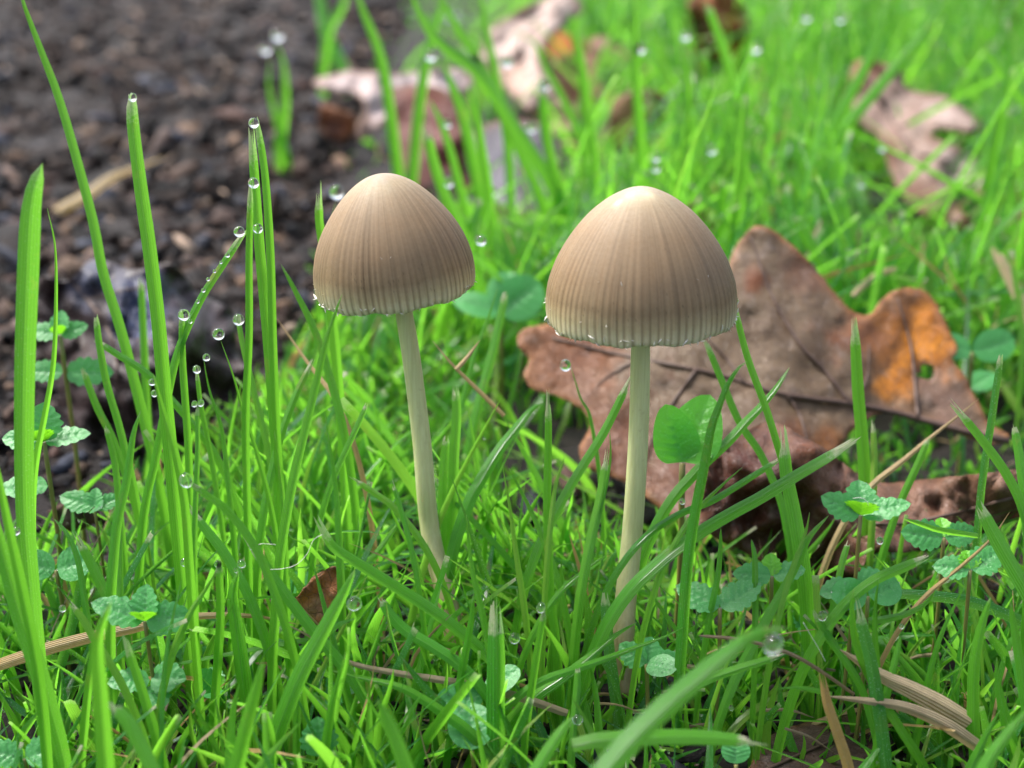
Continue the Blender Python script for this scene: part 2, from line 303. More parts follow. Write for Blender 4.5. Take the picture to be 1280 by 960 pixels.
# places where the lawn stays short in front of something: left, right, top, bottom of the place as seen, its distance, share of blades
CLEAR = [(120, 245, 700, 800, 12.6, .9), (1010, 1140, 590, 680, 13.2, .9), (-20, 370, 735, 850, 13.1, .92), (870, 1280, 530, 690, 16.2, .7), (640, 1240, 270, 600, 18.5, .95),
         (1060, 1245, 70, 285, 42, .95), (380, 605, 80, 262, 52, .95), (600, 790, -30, 200, 62, .92), (850, 945, -30, 100, 62, .97), (755, 845, 105, 198, 45, .85), (570, 710, 140, 275, 40, .88),
         (815, 905, 500, 590, 14.8, .8), (560, 690, 340, 470, 18, .5), (1180, 1280, 400, 480, 20, .6), (1040, 1215, 815, 910, 12.1, .8), (360, 440, 710, 785, 13.5, .9), (930, 1120, 890, 960, 12.4, .6), (500, 860, 480, 700, 14.2, .55)]
def lawn(n, y0, y1, h0, h1, w0, w1, S, seed, upr=1., margin=.40):
    g = np.random.RandomState(seed)
    y = y0 + (y1 - y0) * g.rand(n); x = g.uniform(-1, 1, n) * (margin * y + 1.5)
    px, py = proj(x, y, 0 * x)
    tuft = np.array([mnoise.noise(Vector((a * .55, b_ * .55, 9))) for a, b_ in zip(x, y)])
    keep = x > soil_edge(y) - .3 * g.rand(n) + np.where(y > 22, .5, 0)
    keep &= ~((y < 22) & (y > 18) & (px < 260) & (g.rand(n) < .7)); keep &= ~((px < 150) & (y > 16.5) & (g.rand(n) < .75))
    keep &= ~((px > 380) & (px < 720) & (y > 36) & (y < 90) & (g.rand(n) < np.interp(px, [380, 560, 720], [.96, .75, .2])))
    keep &= g.rand(n) < .62 + tuft * .9
    keep &= ~((px > 1030) & (px < 1110) & (y > 35) & (y < 43) & (g.rand(n) < .6))
    x, y, px = x[keep], y[keep], px[keep]; n = len(x)
    h = h0 + (h1 - h0) * g.rand(n) ** 1.2
    zr = gz(x, y) - .05
    ph = g.uniform(0, 6.283, n); lean = np.abs(g.normal(.30, .28, n)) * upr; cur = np.abs(g.normal(.25, .35, n)) * upr; droop = (g.rand(n) < .22 * upr) * g.uniform(.3, 1.0, n)
    D = np.stack([np.cos(ph), np.sin(ph)], -1)
    tx = x + D[:, 0] * h * (lean + cur) * .8; ty = y + D[:, 1] * h * (lean + cur) * .8
    tpx, _ = proj(tx, ty, h * .8); e = env(tpx, ty)
    bb = (480 - e) / F; zmax = H + ty * (-SP + bb * CP) / (CP + bb * SP)
    lim = (zmax - zr) * g.uniform(.55, 1.0, n) ** .7
    for ax, bx, ay, by, ym, pr in CLEAR:
        tp = proj(tx, ty, h * .85 + zr)[1]; hit = (tpx > ax) & (tpx < bx) & (tp < by) & (proj(x, y, zr)[1] > ay) & (y < ym) & (g.rand(n) < pr)
        bb2 = (480 - by) / F; zl = H + ty * (-SP + bb2 * CP) / (CP + bb2 * SP) - zr
        lim = np.where(hit, np.minimum(lim, zl), lim)
    ok = lim > .35; h = np.where(ok, np.minimum(h, lim), np.clip(h, .2, .4))
    okk = (lim > -.1) | (y > 13); x, y, h, zr, D, lean, cur, droop = [q[okk] for q in (x, y, h, zr, D, lean, cur, droop)]; n = len(x)
    s = np.linspace(0, 1, S)[None]
    hor = h[:, None] * (lean[:, None] * s + cur[:, None] * s ** 2.2 + droop[:, None] * .7 * s ** 2)
    ver = h[:, None] * (s - droop[:, None] * .75 * s ** 2.5)
    wob = g.normal(0, .03, (n, 1)) * np.sin(s * 6 + g.uniform(0, 6, (n, 1))) * h[:, None]
    C = np.stack([x[:, None] + D[:, :1] * hor - D[:, 1:] * wob, y[:, None] + D[:, 1:] * hor + D[:, :1] * wob, zr[:, None] + ver], -1)
    cut = g.rand(n) < .20; ss = np.where(cut[:, None], s * g.uniform(.6, .85, (n, 1)), s)
    W = (w0 + (w1 - w0) * g.rand(n, 1) ** 1.6) * (.72 + .28 * np.minimum(1, ss * 3)) * np.clip(1 - ss ** 3.2, 0, 1) ** .8 + .004
    ya = g.uniform(0, 3.1416, n)[:, None] + s * g.normal(0, .7, (n, 1)); side = np.stack([np.cos(ya), np.sin(ya), 0 * ya], -1)
    fold = g.uniform(.3, 1.1, n)
    return C, W, side, fold, np.clip(g.normal(.47, .32, n), 0, 1), cut.astype(float)
def lawn_object(name, specs, mat, label, dead=False):
    VV, FF, AA, o = [], [], [], 0
    for sp in specs:
        C, W, side, fold, rnd, cut = lawn(*sp)
        if dead: rnd = np.random.RandomState(3).rand(len(rnd))
        else: rnd = np.clip(rnd + .32 * np.array([mnoise.noise(Vector((a * .22, b_ * .16, 5))) for a, b_ in C[:, 0, :2]]) - .05 * (C[:, 0, 1] > 24), 0, 1)
        V, Q, A = blade_geo(C, W, side, fold, rnd, cut); VV.append(V.reshape(-1, 3)); FF.append(Q + o); AA.append(A); o += V.size // 3
    return tag(obj(name, mesh(name, np.vstack(VV), np.vstack(FF), {'bl': np.vstack(AA)}), mat), label=label, kind='stuff')
lawn_object('lawn_grass', [
    (2300, 9, 20, 1.4, 3.6, .06, .15, 12, 1, .7), (1300, 9, 20, .9, 2.8, .025, .06, 10, 12, .8), (2300, 9, 22, .4, 1.5, .04, .11, 8, 2), (190, 11.5, 18, 1.5, 3.2, .05, .11, 14, 33, 2.4), (1300, 20, 26, 1.2, 3.2, .07, .16, 11, 3),
    (4200, 24, 48, 2.2, 4.6, .09, .20, 9, 4), (1300, 25, 50, 3.8, 6.2, .10, .20, 12, 14, .35), (900, 48, 75, 4.5, 7.0, .14, .26, 10, 15, .35), (3200, 22, 50, .8, 2.2, .07, .15, 6, 5), (9500, 48, 90, 2.5, 5.0, .12, .26, 7, 6), (9000, 90, 150, 3, 5.5, .2, .4, 5, 7)],
    M_GRASS, 'bright green lawn grass wet with dew')
lawn_object('dead_grass', [(520, 9, 24, .5, 2.2, .03, .08, 9, 21), (1500, 24, 70, 1.2, 3.6, .07, .17, 8, 22)], M_DEAD, 'straw coloured dead blades among the lawn grass', True)

# ------------------------------------------------------------------ dewdrops
DROP = mesh('dewdrop', IV3 * np.where(IV3[:, 2:] > 0, [[1, 1, 1.08]], [[1, 1, .96]]), IF3); DROP.materials.append(M_WATER)
def drop(px, py, Y, rpx, label):
    p = P(px, py, Y); r = .92 * rpx * depth(py, Y) / F
    o = obj('dewdrop', DROP, None, None, p); o.scale = (r * R.uniform(.9, 1.06), r * R.uniform(.9, 1.06), r * R.uniform(.92, 1.12)); o.rotation_euler = (R.uniform(-.5, .5), R.uniform(-.5, .5), 0)
    return tag(o, label, 'dewdrop', 'dewdrops on the grass')
# ------------------------------------------------------------------ single blades that stand out
def blade(label, Ys, wpx, pts, tip='c', rnd=.55, dead=False, ext=True, fold=.7, yaw=0., twist=.25, group='grass blades that stand out of the lawn', name='grass_blade', cat='grass blade', S=30):
    pts = [tuple(map(float, q)) for q in pts]; Yt, Yb = Ys if isinstance(Ys, tuple) else (Ys, Ys)
    q = catmull(pts, S); L = np.concatenate([[0], np.cumsum(np.linalg.norm(np.diff(q, axis=0), axis=1))]); L /= L[-1]
    C = []
    for (a, b_), l in zip(q, L):
        Y = Yt + (Yb - Yt) * l; Y = min(Y, Yg(b_) * .975) if b_ > 100 else Y
        C.append(P(a, b_, Y))
    C = np.array(C); wcm = wpx * depth(np.mean([p[1] for p in pts]), (Yt + Yb) / 2) / F
    if ext:
        T = norm(C[-1] - C[-4]); p = C[-1].copy(); E = []; st = np.linalg.norm(C[-1] - C[0]) / S * 1.0 + .05; st = max(st, .15)
        for k in range(60):
            if p[2] < gz(p[0], p[1]) - .08: break
            T = norm(T + np.array([0, 0, -.16])); p = p + T * st; E.append(p.copy())
        if E: C = np.vstack([C, E])
    C = C[::-1]; n = len(C); s = np.linspace(0, 1, n)
    view = norm(C - np.array([0, 0, H])); T = norm(np.gradient(C, axis=0)); side = norm(np.cross(T, view))
    nn = norm(np.cross(side, T)); ang = yaw + twist * np.sin(s * 2.5 + R.uniform(0, 6)); side = side * np.cos(ang)[:, None] + nn * np.sin(ang)[:, None]
    if tip == 'r': prof = np.clip(1 - s ** 18, 0, 1) ** .55 * np.interp(s, [0, .5, .85, 1], [.75, .92, 1, .95])
    elif tip == 'p': prof = np.clip(1 - s ** 7, 0, 1) ** .75 * np.interp(s, [0, .3, 1], [.8, 1, .8])
    elif tip == 'n': prof = np.clip(1 - s ** 1.8, 0, 1) ** .9 * np.interp(s, [0, .2, 1], [.85, 1, 1]) + .04
    else: prof = np.interp(s, [0, .3, .8, .97, 1], [.85, 1, .92, .78, .45])
    cr = 9
    V, Q, A = blade_geo(C[None], (prof * wcm)[None], side[None], np.array([fold]), np.array([rnd]), np.array([1. if tip in 'cf' else .35]), cr)
    V = V.reshape(n, cr, 3)
    nf = norm(np.cross(norm(np.gradient(C, axis=0)), side)); V += nf[:, None] * (np.array([0, 1, 0, 1, 0, 1, 0, 1, 0]) * .028 * wcm)[None, :, None] * prof[:, None, None]
    if tip in 'cf':                                   # ragged mown end
        T1 = norm(C[-1] - C[-3]); jag = np.array([R.uniform(-.6, .9 if tip == 'c' else 2.4) for _ in range(cr)]) * wcm * .8
        V[-1] += T1 * jag[:, None]
    o = obj(name, mesh(name, V.reshape(-1, 3), Q, {'bl': A}), M_DEAD if dead else M_GRASS)
    me = o.data; o.location = Vector(C[0]); me.transform(Matrix.Translation(-Vector(C[0])))
    return tag(o, label, cat, group)
B = blade
# left side
B('tall blade leaning left from the frame top down to the dark wet leaf', (17, 16), 14, [(22, -30), (28, 0), (50, 60), (77, 134), (114, 269), (128, 340), (148, 404), (166, 471), (188, 560)], 'p', .62)
B('broadest upright blade with rounded tip at the far left', (13.2, 12.9), 27, [(53, 204), (45, 228), (39, 260), (35, 330), (30, 488), (31, 640), (42, 774)], 'r', .34, fold=.35)
B('thin curved blade rising beside the broadest left blade', (14.4, 14.2), 10, [(59, 260), (69, 310), (70, 387), (67, 454), (58, 510), (48, 560)], 'n', .7)
B('tall straight blade with a dewdrop on its cut tip, left of the left mushroom', (14.5, 14), 19, [(164, 118), (166, 160), (176, 240), (186, 310), (197, 400), (205, 488), (216, 600)], 'c', .62)
B('left one of two slim blades growing alone on the bare soil', (45, 45), 9, [(338, 72), (336, 110), (345, 150), (352, 172)], 'n', .5)
B('right broader one of two blades growing alone on the bare soil', (45, 45), 15, [(346, 55), (354, 80), (356, 125), (351, 170)], 'n', .6)
B('blurred pale blade at the top edge over the bare soil', (62, 60), 18, [(392, -30), (400, 0), (408, 44), (430, 90)], 'p', .4)
B('blurred blade crossing another at the top edge over the bare soil', (60, 60), 13, [(436, -20), (427, 10), (411, 40), (405, 80)], 'p', .4)
B('tall slim blade with a dewdrop at its tip, right one of the upright pair', (14.8, 14.3), 11, [(321, 152), (331, 218), (338, 319), (341, 421), (345, 522), (350, 600)], 'c', .62)
B('tall blade with a frayed pinkish tip, left one of the upright pair', (14.9, 14.4), 14, [(315, 176), (319, 235), (325, 319), (334, 421), (343, 540), (350, 640)], 'f', .55)
B('slender straight blade topped by a dewdrop in front of the upright pair', (14.2, 13.8), 10, [(313, 233), (311, 319), (311, 421), (307, 522), (309, 640), (312, 760)], 'c', .5, yaw=.3)
B('short cut blade with a white tip touching the left edge of the left cap', (16.2, 16), 13, [(399, 250), (400, 280), (408, 330), (418, 420)], 'f', .68)
B('arching blade lined with beads of dew, bending down to the left', (15, 14.2), 11, [(304, 292), (282, 325), (249, 377), (222, 440), (208, 501), (195, 570), (180, 640), (172, 740)], 'c', .5)
B('blade bent sideways to the left with a kink near its top', (15.6, 15.2), 10, [(122, 427), (150, 445), (183, 466), (215, 500), (250, 540)], 'c', .5)
B('short upright blade with a pale tip in front of the dark wet leaf', (15.5, 15), 10, [(120, 396), (124, 430), (134, 481), (148, 528), (160, 575)], 'c', .5)
B('thin upright blade behind the tall straight one, before the dark wet leaf', (18.5, 18), 10, [(176, 352), (179, 420), (184, 521), (190, 570)], 'c', .55)
B('bright folded blade with a sharp tip left of the big dewdrop', (13.2, 12.9), 12, [(191, 466), (202, 508), (218, 562), (231, 630), (238, 720)], 'p', .75)
B('blade with a dewdrop on its tip beside the arching beaded blade', (14.8, 14.4), 10, [(227, 390), (228, 454), (235, 555), (238, 640)], 'c', .6)
B('slanting thin blade holding a large dewdrop high on its tip', (14.2, 13.8), 9, [(276, 426), (292, 471), (302, 508), (322, 569), (340, 640), (352, 720)], 'n', .68)
B('thin curved blade with a small dewdrop, left of the slanting one', (15, 14.4), 8, [(254, 446), (262, 488), (277, 535), (285, 600)], 'n', .55)
B('slanting blade with a pointed tip under the left edge of the left cap', (16, 15.4), 11, [(351, 330), (369, 364), (396, 421), (420, 500)], 'p', .6)
B('long blade crossing the left cap with its bent tip touching the rim', (13.9, 12.9), 13, [(428, 367), (421, 385), (406, 431), (393, 488), (369, 589), (359, 640), (350, 700), (343, 790)], 'p', .74)
B('dead tan blade slanting right below the left cap', (17, 16), 7, [(346, 398), (365, 425), (384, 452), (410, 485)], 'n', .2, dead=True, cat='dead blade')
B('blade carrying the biggest dewdrop at the left, slanting down right', (13, 12.6), 11, [(240, 606), (262, 622), (285, 640), (322, 690), (350, 760)], 'c', .7)
B('cupped dark blade with a hooked tip at the left edge of the grass', (13.6, 13.1), 13, [(176, 513), (166, 545), (158, 600), (146, 655), (140, 720)], 'p', .4)
B('short green blade with a brown tip low before the dark wet leaf', (15, 14.6), 9, [(133, 535), (144, 580), (150, 640)], 'c', .6)
B('slender curved blade below the mint like weed at left', (16, 15.6), 10, [(104, 463), (121, 508), (141, 548), (160, 600)], 'c', .45)
B('thin dewy blade carrying two dewdrops side by side on its tip', (13.6, 13.2), 7, [(247, 508), (247, 572), (244, 640)], 'c', .4)
B('blade with a cut straw tip slanting below the left cap', (15, 14.2), 10, [(387, 458), (369, 495), (350, 548), (335, 610)], 'f', .65)
B('short bright upright blade between the long crossing blade and its neighbours', (13.8, 13.4), 10, [(343, 538), (353, 622), (356, 700)], 'n', .7)
B('upright pale green blade just left of the left stem', (14, 13.4), 11, [(406, 518), (417, 589), (422, 640), (426, 720)], 'n', .5)
B('thin dry blade with a drop beside its tip, left under the left cap', (15.7, 15), 8, [(297, 396), (303, 430), (315, 480), (330, 540)], 'c', .8)
B('thin blade ending in a drop, between the beaded blade and the slanting one', (15.1, 14.6), 7, [(246, 465), (252, 510), (262, 560), (272, 620)], 'c', .7)
B('thin blurred blade holding the large drop left of the left cap', (21, 20.5), 7, [(421, 249), (415, 280), (410, 330), (408, 400)], 'n', .5)
# middle
B('mown upright blade with a square cut tip between the two stems', (13.6, 12.9), 11, [(685, 505), (685, 555), (684, 640), (688, 741), (696, 808), (702, 875), (715, 956)], 'f', .6)
B('mown blade slanting right with a browned tip left of the right stem', (14.9, 14), 12, [(784, 481), (756, 538), (730, 580), (706, 620), (680, 670)], 'f', .6)
B('yellowish blade with a dry tip between the two stems', (13.6, 13.2), 9, [(628, 580), (632, 605), (638, 639), (645, 690), (655, 754)], 'n', .95, group='yellowing blades')
B('green blade crossing behind the yellowish one between the stems', (14, 13.5), 9, [(636, 585), (649, 610), (664, 640), (685, 690)], 'n', .72)
B('short yellow tipped blade right of the mown upright one', (13.6, 13.3), 8, [(706, 570), (695, 605), (690, 640)], 'n', .92)
B('frayed needle tipped blade standing close left of the right stem', (13.6, 13.1), 8, [(762, 536), (763, 572), (757, 610), (748, 645), (735, 700)], 'n', .7)
B('wider folded blade next to the frayed one, left of the right stem', (13.5, 13.1), 13, [(757, 580), (752, 615), (744, 650), (735, 690)], 'f', .78)
B('thin blade with a dewdrop in front of the oak leaf, left of the right stem', (16.5, 16), 6, [(713, 457), (719, 476), (726, 498), (737, 518), (745, 560)], 'n', .55)
B('short browning blade lying over the grass right of the left stem', (14.4, 14.1), 9, [(447, 602), (465, 614), (490, 632), (515, 660)], 'f', .85)
B('narrow blade with a brown tip left of the left stem', (14.6, 14.2), 8, [(458, 507), (448, 530), (436, 556), (420, 590)], 'c', .6)
B('slim blade seen under the right rim of the left cap', (18, 17), 10, [(622, 360), (610, 398), (595, 437), (578, 501), (565, 550)], 'n', .55)
B('second slim blade under the left cap rim, nearer the oak leaf', (19, 18), 12, [(632, 368), (625, 400), (617, 437), (600, 500), (590, 540)], 'c', .6)
B('blade arching over to the right with its tip near the oak leaf', (16, 15), 15, [(680, 503), (664, 512), (645, 535), (622, 565), (595, 610)], 'p', .5)
B('broad upright blade right of the middle of the left stem', (15.6, 15.2), 14, [(570, 490), (571, 520), (568, 572), (566, 630)], 'c', .68)
B('paler upright blade close to the left stem', (15.4, 15), 12, [(558, 548), (555, 580), (553, 620), (552, 680)], 'c', .74)
B('short blade with a white tip left of the middle of the left stem', (13.8, 13.5), 7, [(493, 610), (500, 632), (508, 660)], 'f', .5)
# right
B('upright mown blade standing before the oak leaf, flat cut tip', (16, 15.6), 16, [(1068, 416), (1072, 488), (1078, 555), (1081, 600), (1082, 650)], 'f', .66)
B('slanting thin blade with a dewdrop touching the right cap', (15.2, 14.4), 10, [(919, 384), (926, 415), (937, 454), (957, 508), (974, 562), (992, 625), (1005, 690)], 'c', .62)
B('dark green blade with a curled tip right of the right stem', (13.2, 12.8), 15, [(935, 451), (925, 458), (910, 481), (898, 512), (890, 535), (880, 589), (870, 640), (860, 707), (852, 808)], 'p', .30, fold=1.2)
B('straight blade slanting up right across the oak leaf', (15.6, 14.6), 14, [(987, 459), (970, 485), (951, 508), (932, 528), (910, 552), (880, 580), (850, 612)], 'p', .55)
B('long pale blade leaning left below the right cap', (16, 15), 10, [(882, 427), (900, 471), (924, 528), (951, 569), (975, 625), (985, 670)], 'c', .45)
B('broad blade with a frayed split tip lying up right before the red leaf', (13.8, 13), 17, [(1053, 560), (1030, 574), (994, 595), (950, 622), (917, 640), (880, 662), (840, 690), (800, 725)], 'f', .5, fold=.4)
B('stout cut blade before the reddish leaf', (14.6, 14.2), 19, [(981, 563), (984, 595), (993, 640), (1003, 700)], 'f', .62)
B('dead tan grass stalk slanting up right from the big oak leaf', (16, 15.4), 9, [(1224, 498), (1200, 518), (1162, 548), (1130, 575), (1100, 598)], 'n', .4, dead=True, cat='dead stalk')
B('slim green blade slanting right above the mint like plant', (15.4, 15), 10, [(1160, 550), (1145, 585), (1125, 628), (1110, 670)], 'c', .68)
B('pale blue green upright blade near the right edge', (14.6, 14.2), 10, [(1251, 444), (1240, 522), (1232, 575), (1226, 622), (1220, 700)], 'c', .12)
B('bright blade with a white splintered tip at the right edge', (13.9, 13.4), 13, [(1201, 518), (1215, 535), (1236, 562), (1257, 592), (1276, 630), (1290, 680)], 'f', .68)
B('short frayed blade rising at the right picture edge', (14, 13.6), 12, [(1268, 536), (1273, 565), (1281, 620)], 'f', .6)
B('bright cut blade standing behind the oak leaf', (25, 24.5), 16, [(992, 270), (1010, 300), (1030, 335), (1052, 372), (1070, 410)], 'c', .72)
B('thin blade with a dewdrop behind the notch of the oak leaf', (24.5, 24), 10, [(1062, 322), (1062, 350), (1060, 390), (1058, 430)], 'c', .62)
B('pale dry blade bent over behind the oak leaf', (24, 23.6), 9, [(1120, 337), (1100, 342), (1082, 354), (1066, 370)], 'c', .5, dead=True, ext=False, cat='dead blade')
B('whitish blurred blade at the right edge behind the oak leaf', (24, 23), 17, [(1246, 316), (1262, 345), (1278, 378), (1300, 420)], 'c', .55, dead=True, cat='dead blade')
B('pair forming dry tipped shoot beside the upright mown blade', (15.9, 15.5), 9, [(1092, 536), (1093, 570), (1092, 610)], 'f', .92)
B('dark thin blade slanting behind the broad frayed one', (14.8, 14), 9, [(972, 576), (930, 602), (890, 626), (850, 642), (820, 660)], 'c', .35)
B('short blade with a dry white tip left of the broad frayed one', (13.7, 13.3), 8, [(928, 584), (905, 604), (880, 628), (862, 650)], 'n', .82)
# lower left
B('upright slender blade with a dewdrop, right of the left mint like plant', (12.8, 12.5), 12, [(274, 704), (276, 760), (274, 808), (268, 890), (264, 965)], 'c', .66)
B('blade with a square brown tip above the left mint like plant', (13.9, 13.4), 14, [(101, 680), (121, 720), (140, 760), (155, 800)], 'f', .66)
B('straight blade rising behind the left mint like plant', (14, 13.6), 10, [(153, 660), (151, 700), (150, 745)], 'n', .6)
B('curved thin blade left of the left mint like plant', (14, 13.5), 8, [(67, 648), (84, 668), (97, 700), (105, 745)], 'p', .4)
B('stout dark clump blade leaning left at the left edge', (12.2, 11.8), 24, [(-14, 620), (0, 680), (27, 774), (50, 841), (76, 935), (84, 980)], 'p', .33, fold=1.1)
B('narrow blade in front of the dark clump at the left edge', (12, 11.7), 15, [(-8, 560), (8, 645), (24, 720), (42, 808), (52, 880), (60, 970)], 'p', .55)
B('blurred foreground blade below the left mint like plant', (10.4, 10.2), 22, [(139, 752), (128, 780), (122, 810), (126, 870), (133, 970)], 'p', .66)
B('blurred foreground blade leaning left at the bottom left', (10.2, 9.9), 20, [(143, 884), (158, 900), (172, 925), (192, 968)], 'c', .72)
B('blurred foreground blade at the bottom pointing up right', (10.6, 10.4), 19, [(329, 826), (320, 860), (309, 900), (294, 968)], 'p', .72)
B('leaning blade with a withered tip below the left mint like plant', (12, 11.7), 13, [(161, 812), (180, 870), (196, 925), (208, 975)], 'f', .6)
B('thin blade crossing the straw left of the left mint like plant', (12.4, 12.1), 11, [(133, 768), (120, 810), (112, 850), (104, 930)], 'p', .6)
B('long blade slanting down right from a frayed tip below the left cap', (13, 12.5), 15, [(319, 688), (343, 724), (380, 774), (405, 805), (430, 835)], 'f', .58)
B('folded upright blade with two dewdrops on its top', (13, 12.7), 19, [(298, 714), (291, 745), (296, 790), (304, 850)], 'p', .66, fold=1.2)
B('long blade arching down right from below the left cap to the left stem foot', (13.2, 13), 15, [(404, 664), (416, 684), (440, 700), (490, 731), (530, 756), (564, 780), (600, 810)], 'f', .62)
B('wide bright blade slanting up right to a dewdrop', (12.2, 11.8), 22, [(444, 712), (428, 745), (398, 800), (372, 850), (350, 905)], 'p', .58, fold=.5)
B('upright blade at the bottom left of centre', (11.9, 11.6), 14, [(432, 815), (424, 845), (413, 892), (402, 965)], 'n', .6)
B('thin blade carrying a round dewdrop, low left of centre', (12.3, 12), 10, [(373, 866), (371, 900), (371, 950)], 'c', .68)
B('white tipped short blade crossing the straw', (12.4, 12.2), 10, [(92, 760), (104, 775), (118, 800), (132, 820)], 'f', .9, group='yellowing blades')
B('blade leaning left with a whitish tip right of the tall thin cluster', (13.6, 13.2), 13, [(245, 646), (262, 668), (279, 690), (300, 725)], 'f', .55)
B('pale blade beaded with dew slanting above the straw', (12.9, 12.6), 10, [(272, 712), (258, 735), (240, 762), (226, 790)], 'n', .85)
# lower middle
B('stout dark ribbed blade with a torn square top at the bottom centre', (12.3, 12), 25, [(620, 786), (621, 830), (621, 890), (622, 965)], 'f', .33, fold=.9)
B('slim blade with a brown point between the stems, low', (13.4, 13), 9, [(583, 643), (586, 680), (591, 717), (602, 765)], 'n', .75)
B('blade rising left of the torn dark blade', (12.7, 12.3), 11, [(592, 742), (588, 780), (581, 820), (570, 880), (562, 930)], 'p', .5)
B('slender blade with a dewdrop at its tip right of the torn dark blade', (12.4, 12), 10, [(680, 766), (674, 800), (668, 841), (658, 910), (654, 965)], 'c', .72)
B('dewy blade slanting down right across the bottom centre', (12.5, 12), 14, [(501, 820), (520, 846), (545, 874), (591, 912), (640, 945), (680, 968)], 'p', .22)
B('arching blade with a blunt tip below the left stem', (13, 12.6), 15, [(477, 750), (488, 768), (507, 788), (535, 805), (562, 822)], 'c', .50)
B('blade with a brown spot lying flat from the left at the bottom', (12.4, 12.1), 15, [(414, 838), (445, 846), (497, 858), (530, 875), (575, 905)], 'n', .74, ext=True)
B('broad frayed blade pointing right over the foot of the right stem', (12.9, 12.6), 17, [(796, 778), (768, 795), (732, 825), (705, 845), (679, 862)], 'n', .70)
B('long curving blade ending in a hair tip right of the right stem', (12.8, 12.5), 11, [(857, 783), (830, 796), (790, 811), (750, 826), (715, 838), (690, 846)], 'n', .62)
B('thin light blade pointing right, left of the right stem', (13.4, 13.1), 9, [(765, 690), (745, 702), (726, 717), (708, 732), (694, 748)], 'n', .74)
B('blurred foreground blade with a dewdrop tip left of centre bottom', (10.2, 10), 18, [(471, 874), (480, 890), (495, 922), (512, 968)], 'p', .66)
B('blurred foreground blade pointing right at the bottom centre', (10.5, 10.2), 18, [(716, 896), (704, 912), (690, 932), (668, 968)], 'p', .68)
B('large blurred foreground blade arching right with a dewdrop tip', (9.8, 8.8), 32, [(985, 786), (960, 788), (934, 798), (905, 820), (870, 850), (830, 885), (790, 925), (752, 970)], 'p', .50, fold=.4)
B('blurred foreground blade lying flat with a cut dry tip', (10.6, 10.6), 20, [(930, 926), (900, 923), (860, 921), (800, 922), (745, 926), (716, 932)], 'f', .68, ext=False, fold=.4)
B('lower blade rising at the bottom edge left of the torn dark blade', (12, 11.8), 12, [(553, 892), (540, 915), (520, 958), (515, 975)], 'n', .55)
B('bluish dewy blade behind the foot of the right stem', (13.4, 13), 15, [(757, 750), (760, 800), (766, 850), (771, 890)], 'c', .05)
B('slim bright blade low between the torn dark blade and the right stem', (12.5, 12.2), 10, [(722, 838), (721, 865), (718, 900)], 'c', .72)
# lower right
B('long blade slanting up right from the lower middle to the mint like plant', (13.4, 12.7), 13, [(1036, 644), (1011, 672), (998, 700), (980, 735), (961, 768), (944, 800), (924, 838)], 'p', .6)
B('split second tip of the long slanting blade', (13.4, 13.1), 8, [(1012, 640), (1008, 662), (1000, 684), (992, 706)], 'n', .85)
B('upright blade under the right mint like plant', (12.9, 12.6), 11, [(1099, 722), (1095, 750), (1094, 790), (1097, 850)], 'n', .7)
B('curved thin blade low at the right', (12.8, 12.5), 9, [(1207, 730), (1192, 760), (1176, 795), (1165, 830), (1156, 870)], 'n', .55)
B('upright blade with a rounded top near the lower right corner', (12.5, 12.1), 16, [(1239, 745), (1228, 780), (1219, 825), (1217, 880), (1219, 945)], 'p', .68)
B('blade at the lower right edge leaning left', (12.6, 12.2), 13, [(1263, 752), (1268, 785), (1277, 841), (1285, 900)], 'p', .62)
B('cupped blade with a pointed top in the lower right corner', (12.4, 12.1), 17, [(1246, 822), (1247, 850), (1256, 895), (1268, 940)], 'n', .6)
B('s curved blade rising under the right mint like plant', (12.4, 12), 12, [(1068, 733), (1065, 762), (1069, 800), (1084, 840), (1112, 890), (1150, 950), (1165, 980)], 'p', .64)
B('bluish blade with a long white torn tip at the lower right', (12.3, 11.9), 17, [(1075, 770), (1081, 795), (1089, 830), (1099, 892), (1108, 965)], 'f', .08, fold=.6)
B('blade leaning left under a dewdrop right of the large blurred blade', (12.8, 12.4), 10, [(1019, 768), (1037, 797), (1058, 828), (1078, 862), (1090, 900)], 'c', .5)
B('small upright blade before the reddish leaf, left of the right plant', (14.4, 14.1), 9, [(1060, 680), (1054, 700), (1047, 732)], 'c', .72)
B('broad cut blade tip pointing right under the right plant', (13.1, 12.9), 14, [(1148, 701), (1128, 710), (1100, 722), (1080, 735)], 'f', .72)
B('dewy blade running right from under the right plant', (13.6, 13.9), 8, [(1129, 648), (1150, 655), (1175, 663), (1223, 670)], 'p', .70, ext=False)
B('wide blade slanting at the right edge', (13.2, 12.9), 20, [(1228, 640), (1244, 670), (1262, 702), (1290, 750)], 'c', .50)
B('curled thin blade with a pink tip at the lower right', (13, 12.9), 10, [(1170, 736), (1160, 752), (1136, 766), (1110, 773), (1085, 776)], 'n', .7, ext=False)
B('pale flat blade sprinkled with dew lying toward the right edge', (13.6, 13.3), 15, [(1110, 742), (1150, 744), (1203, 750), (1250, 765), (1295, 785)], 'c', .02, ext=False, fold=.3)
B('brown thin dead stalk lying across the lower right', (12.6, 12.4), 5, [(876, 795), (915, 798), (951, 805), (990, 818), (1025, 838), (1068, 868)], 'c', .9, dead=True, ext=False, cat='dead stalk')
B('orange tipped withering blade at the bottom right of centre', (12, 11.8), 14, [(1030, 860), (1034, 880), (1045, 912), (1058, 950), (1064, 975)], 'f', .05, dead=True, cat='dead blade')
B('narrow upright blade beside the bluish torn one', (12.5, 12.3), 9, [(1126, 794), (1120, 820), (1113, 848)], 'p', .66)
B('thin blade standing right of the dark green curled blade', (13.6, 13.3), 8, [(901, 660), (900, 690), (897, 720), (890, 755)], 'p', .5)
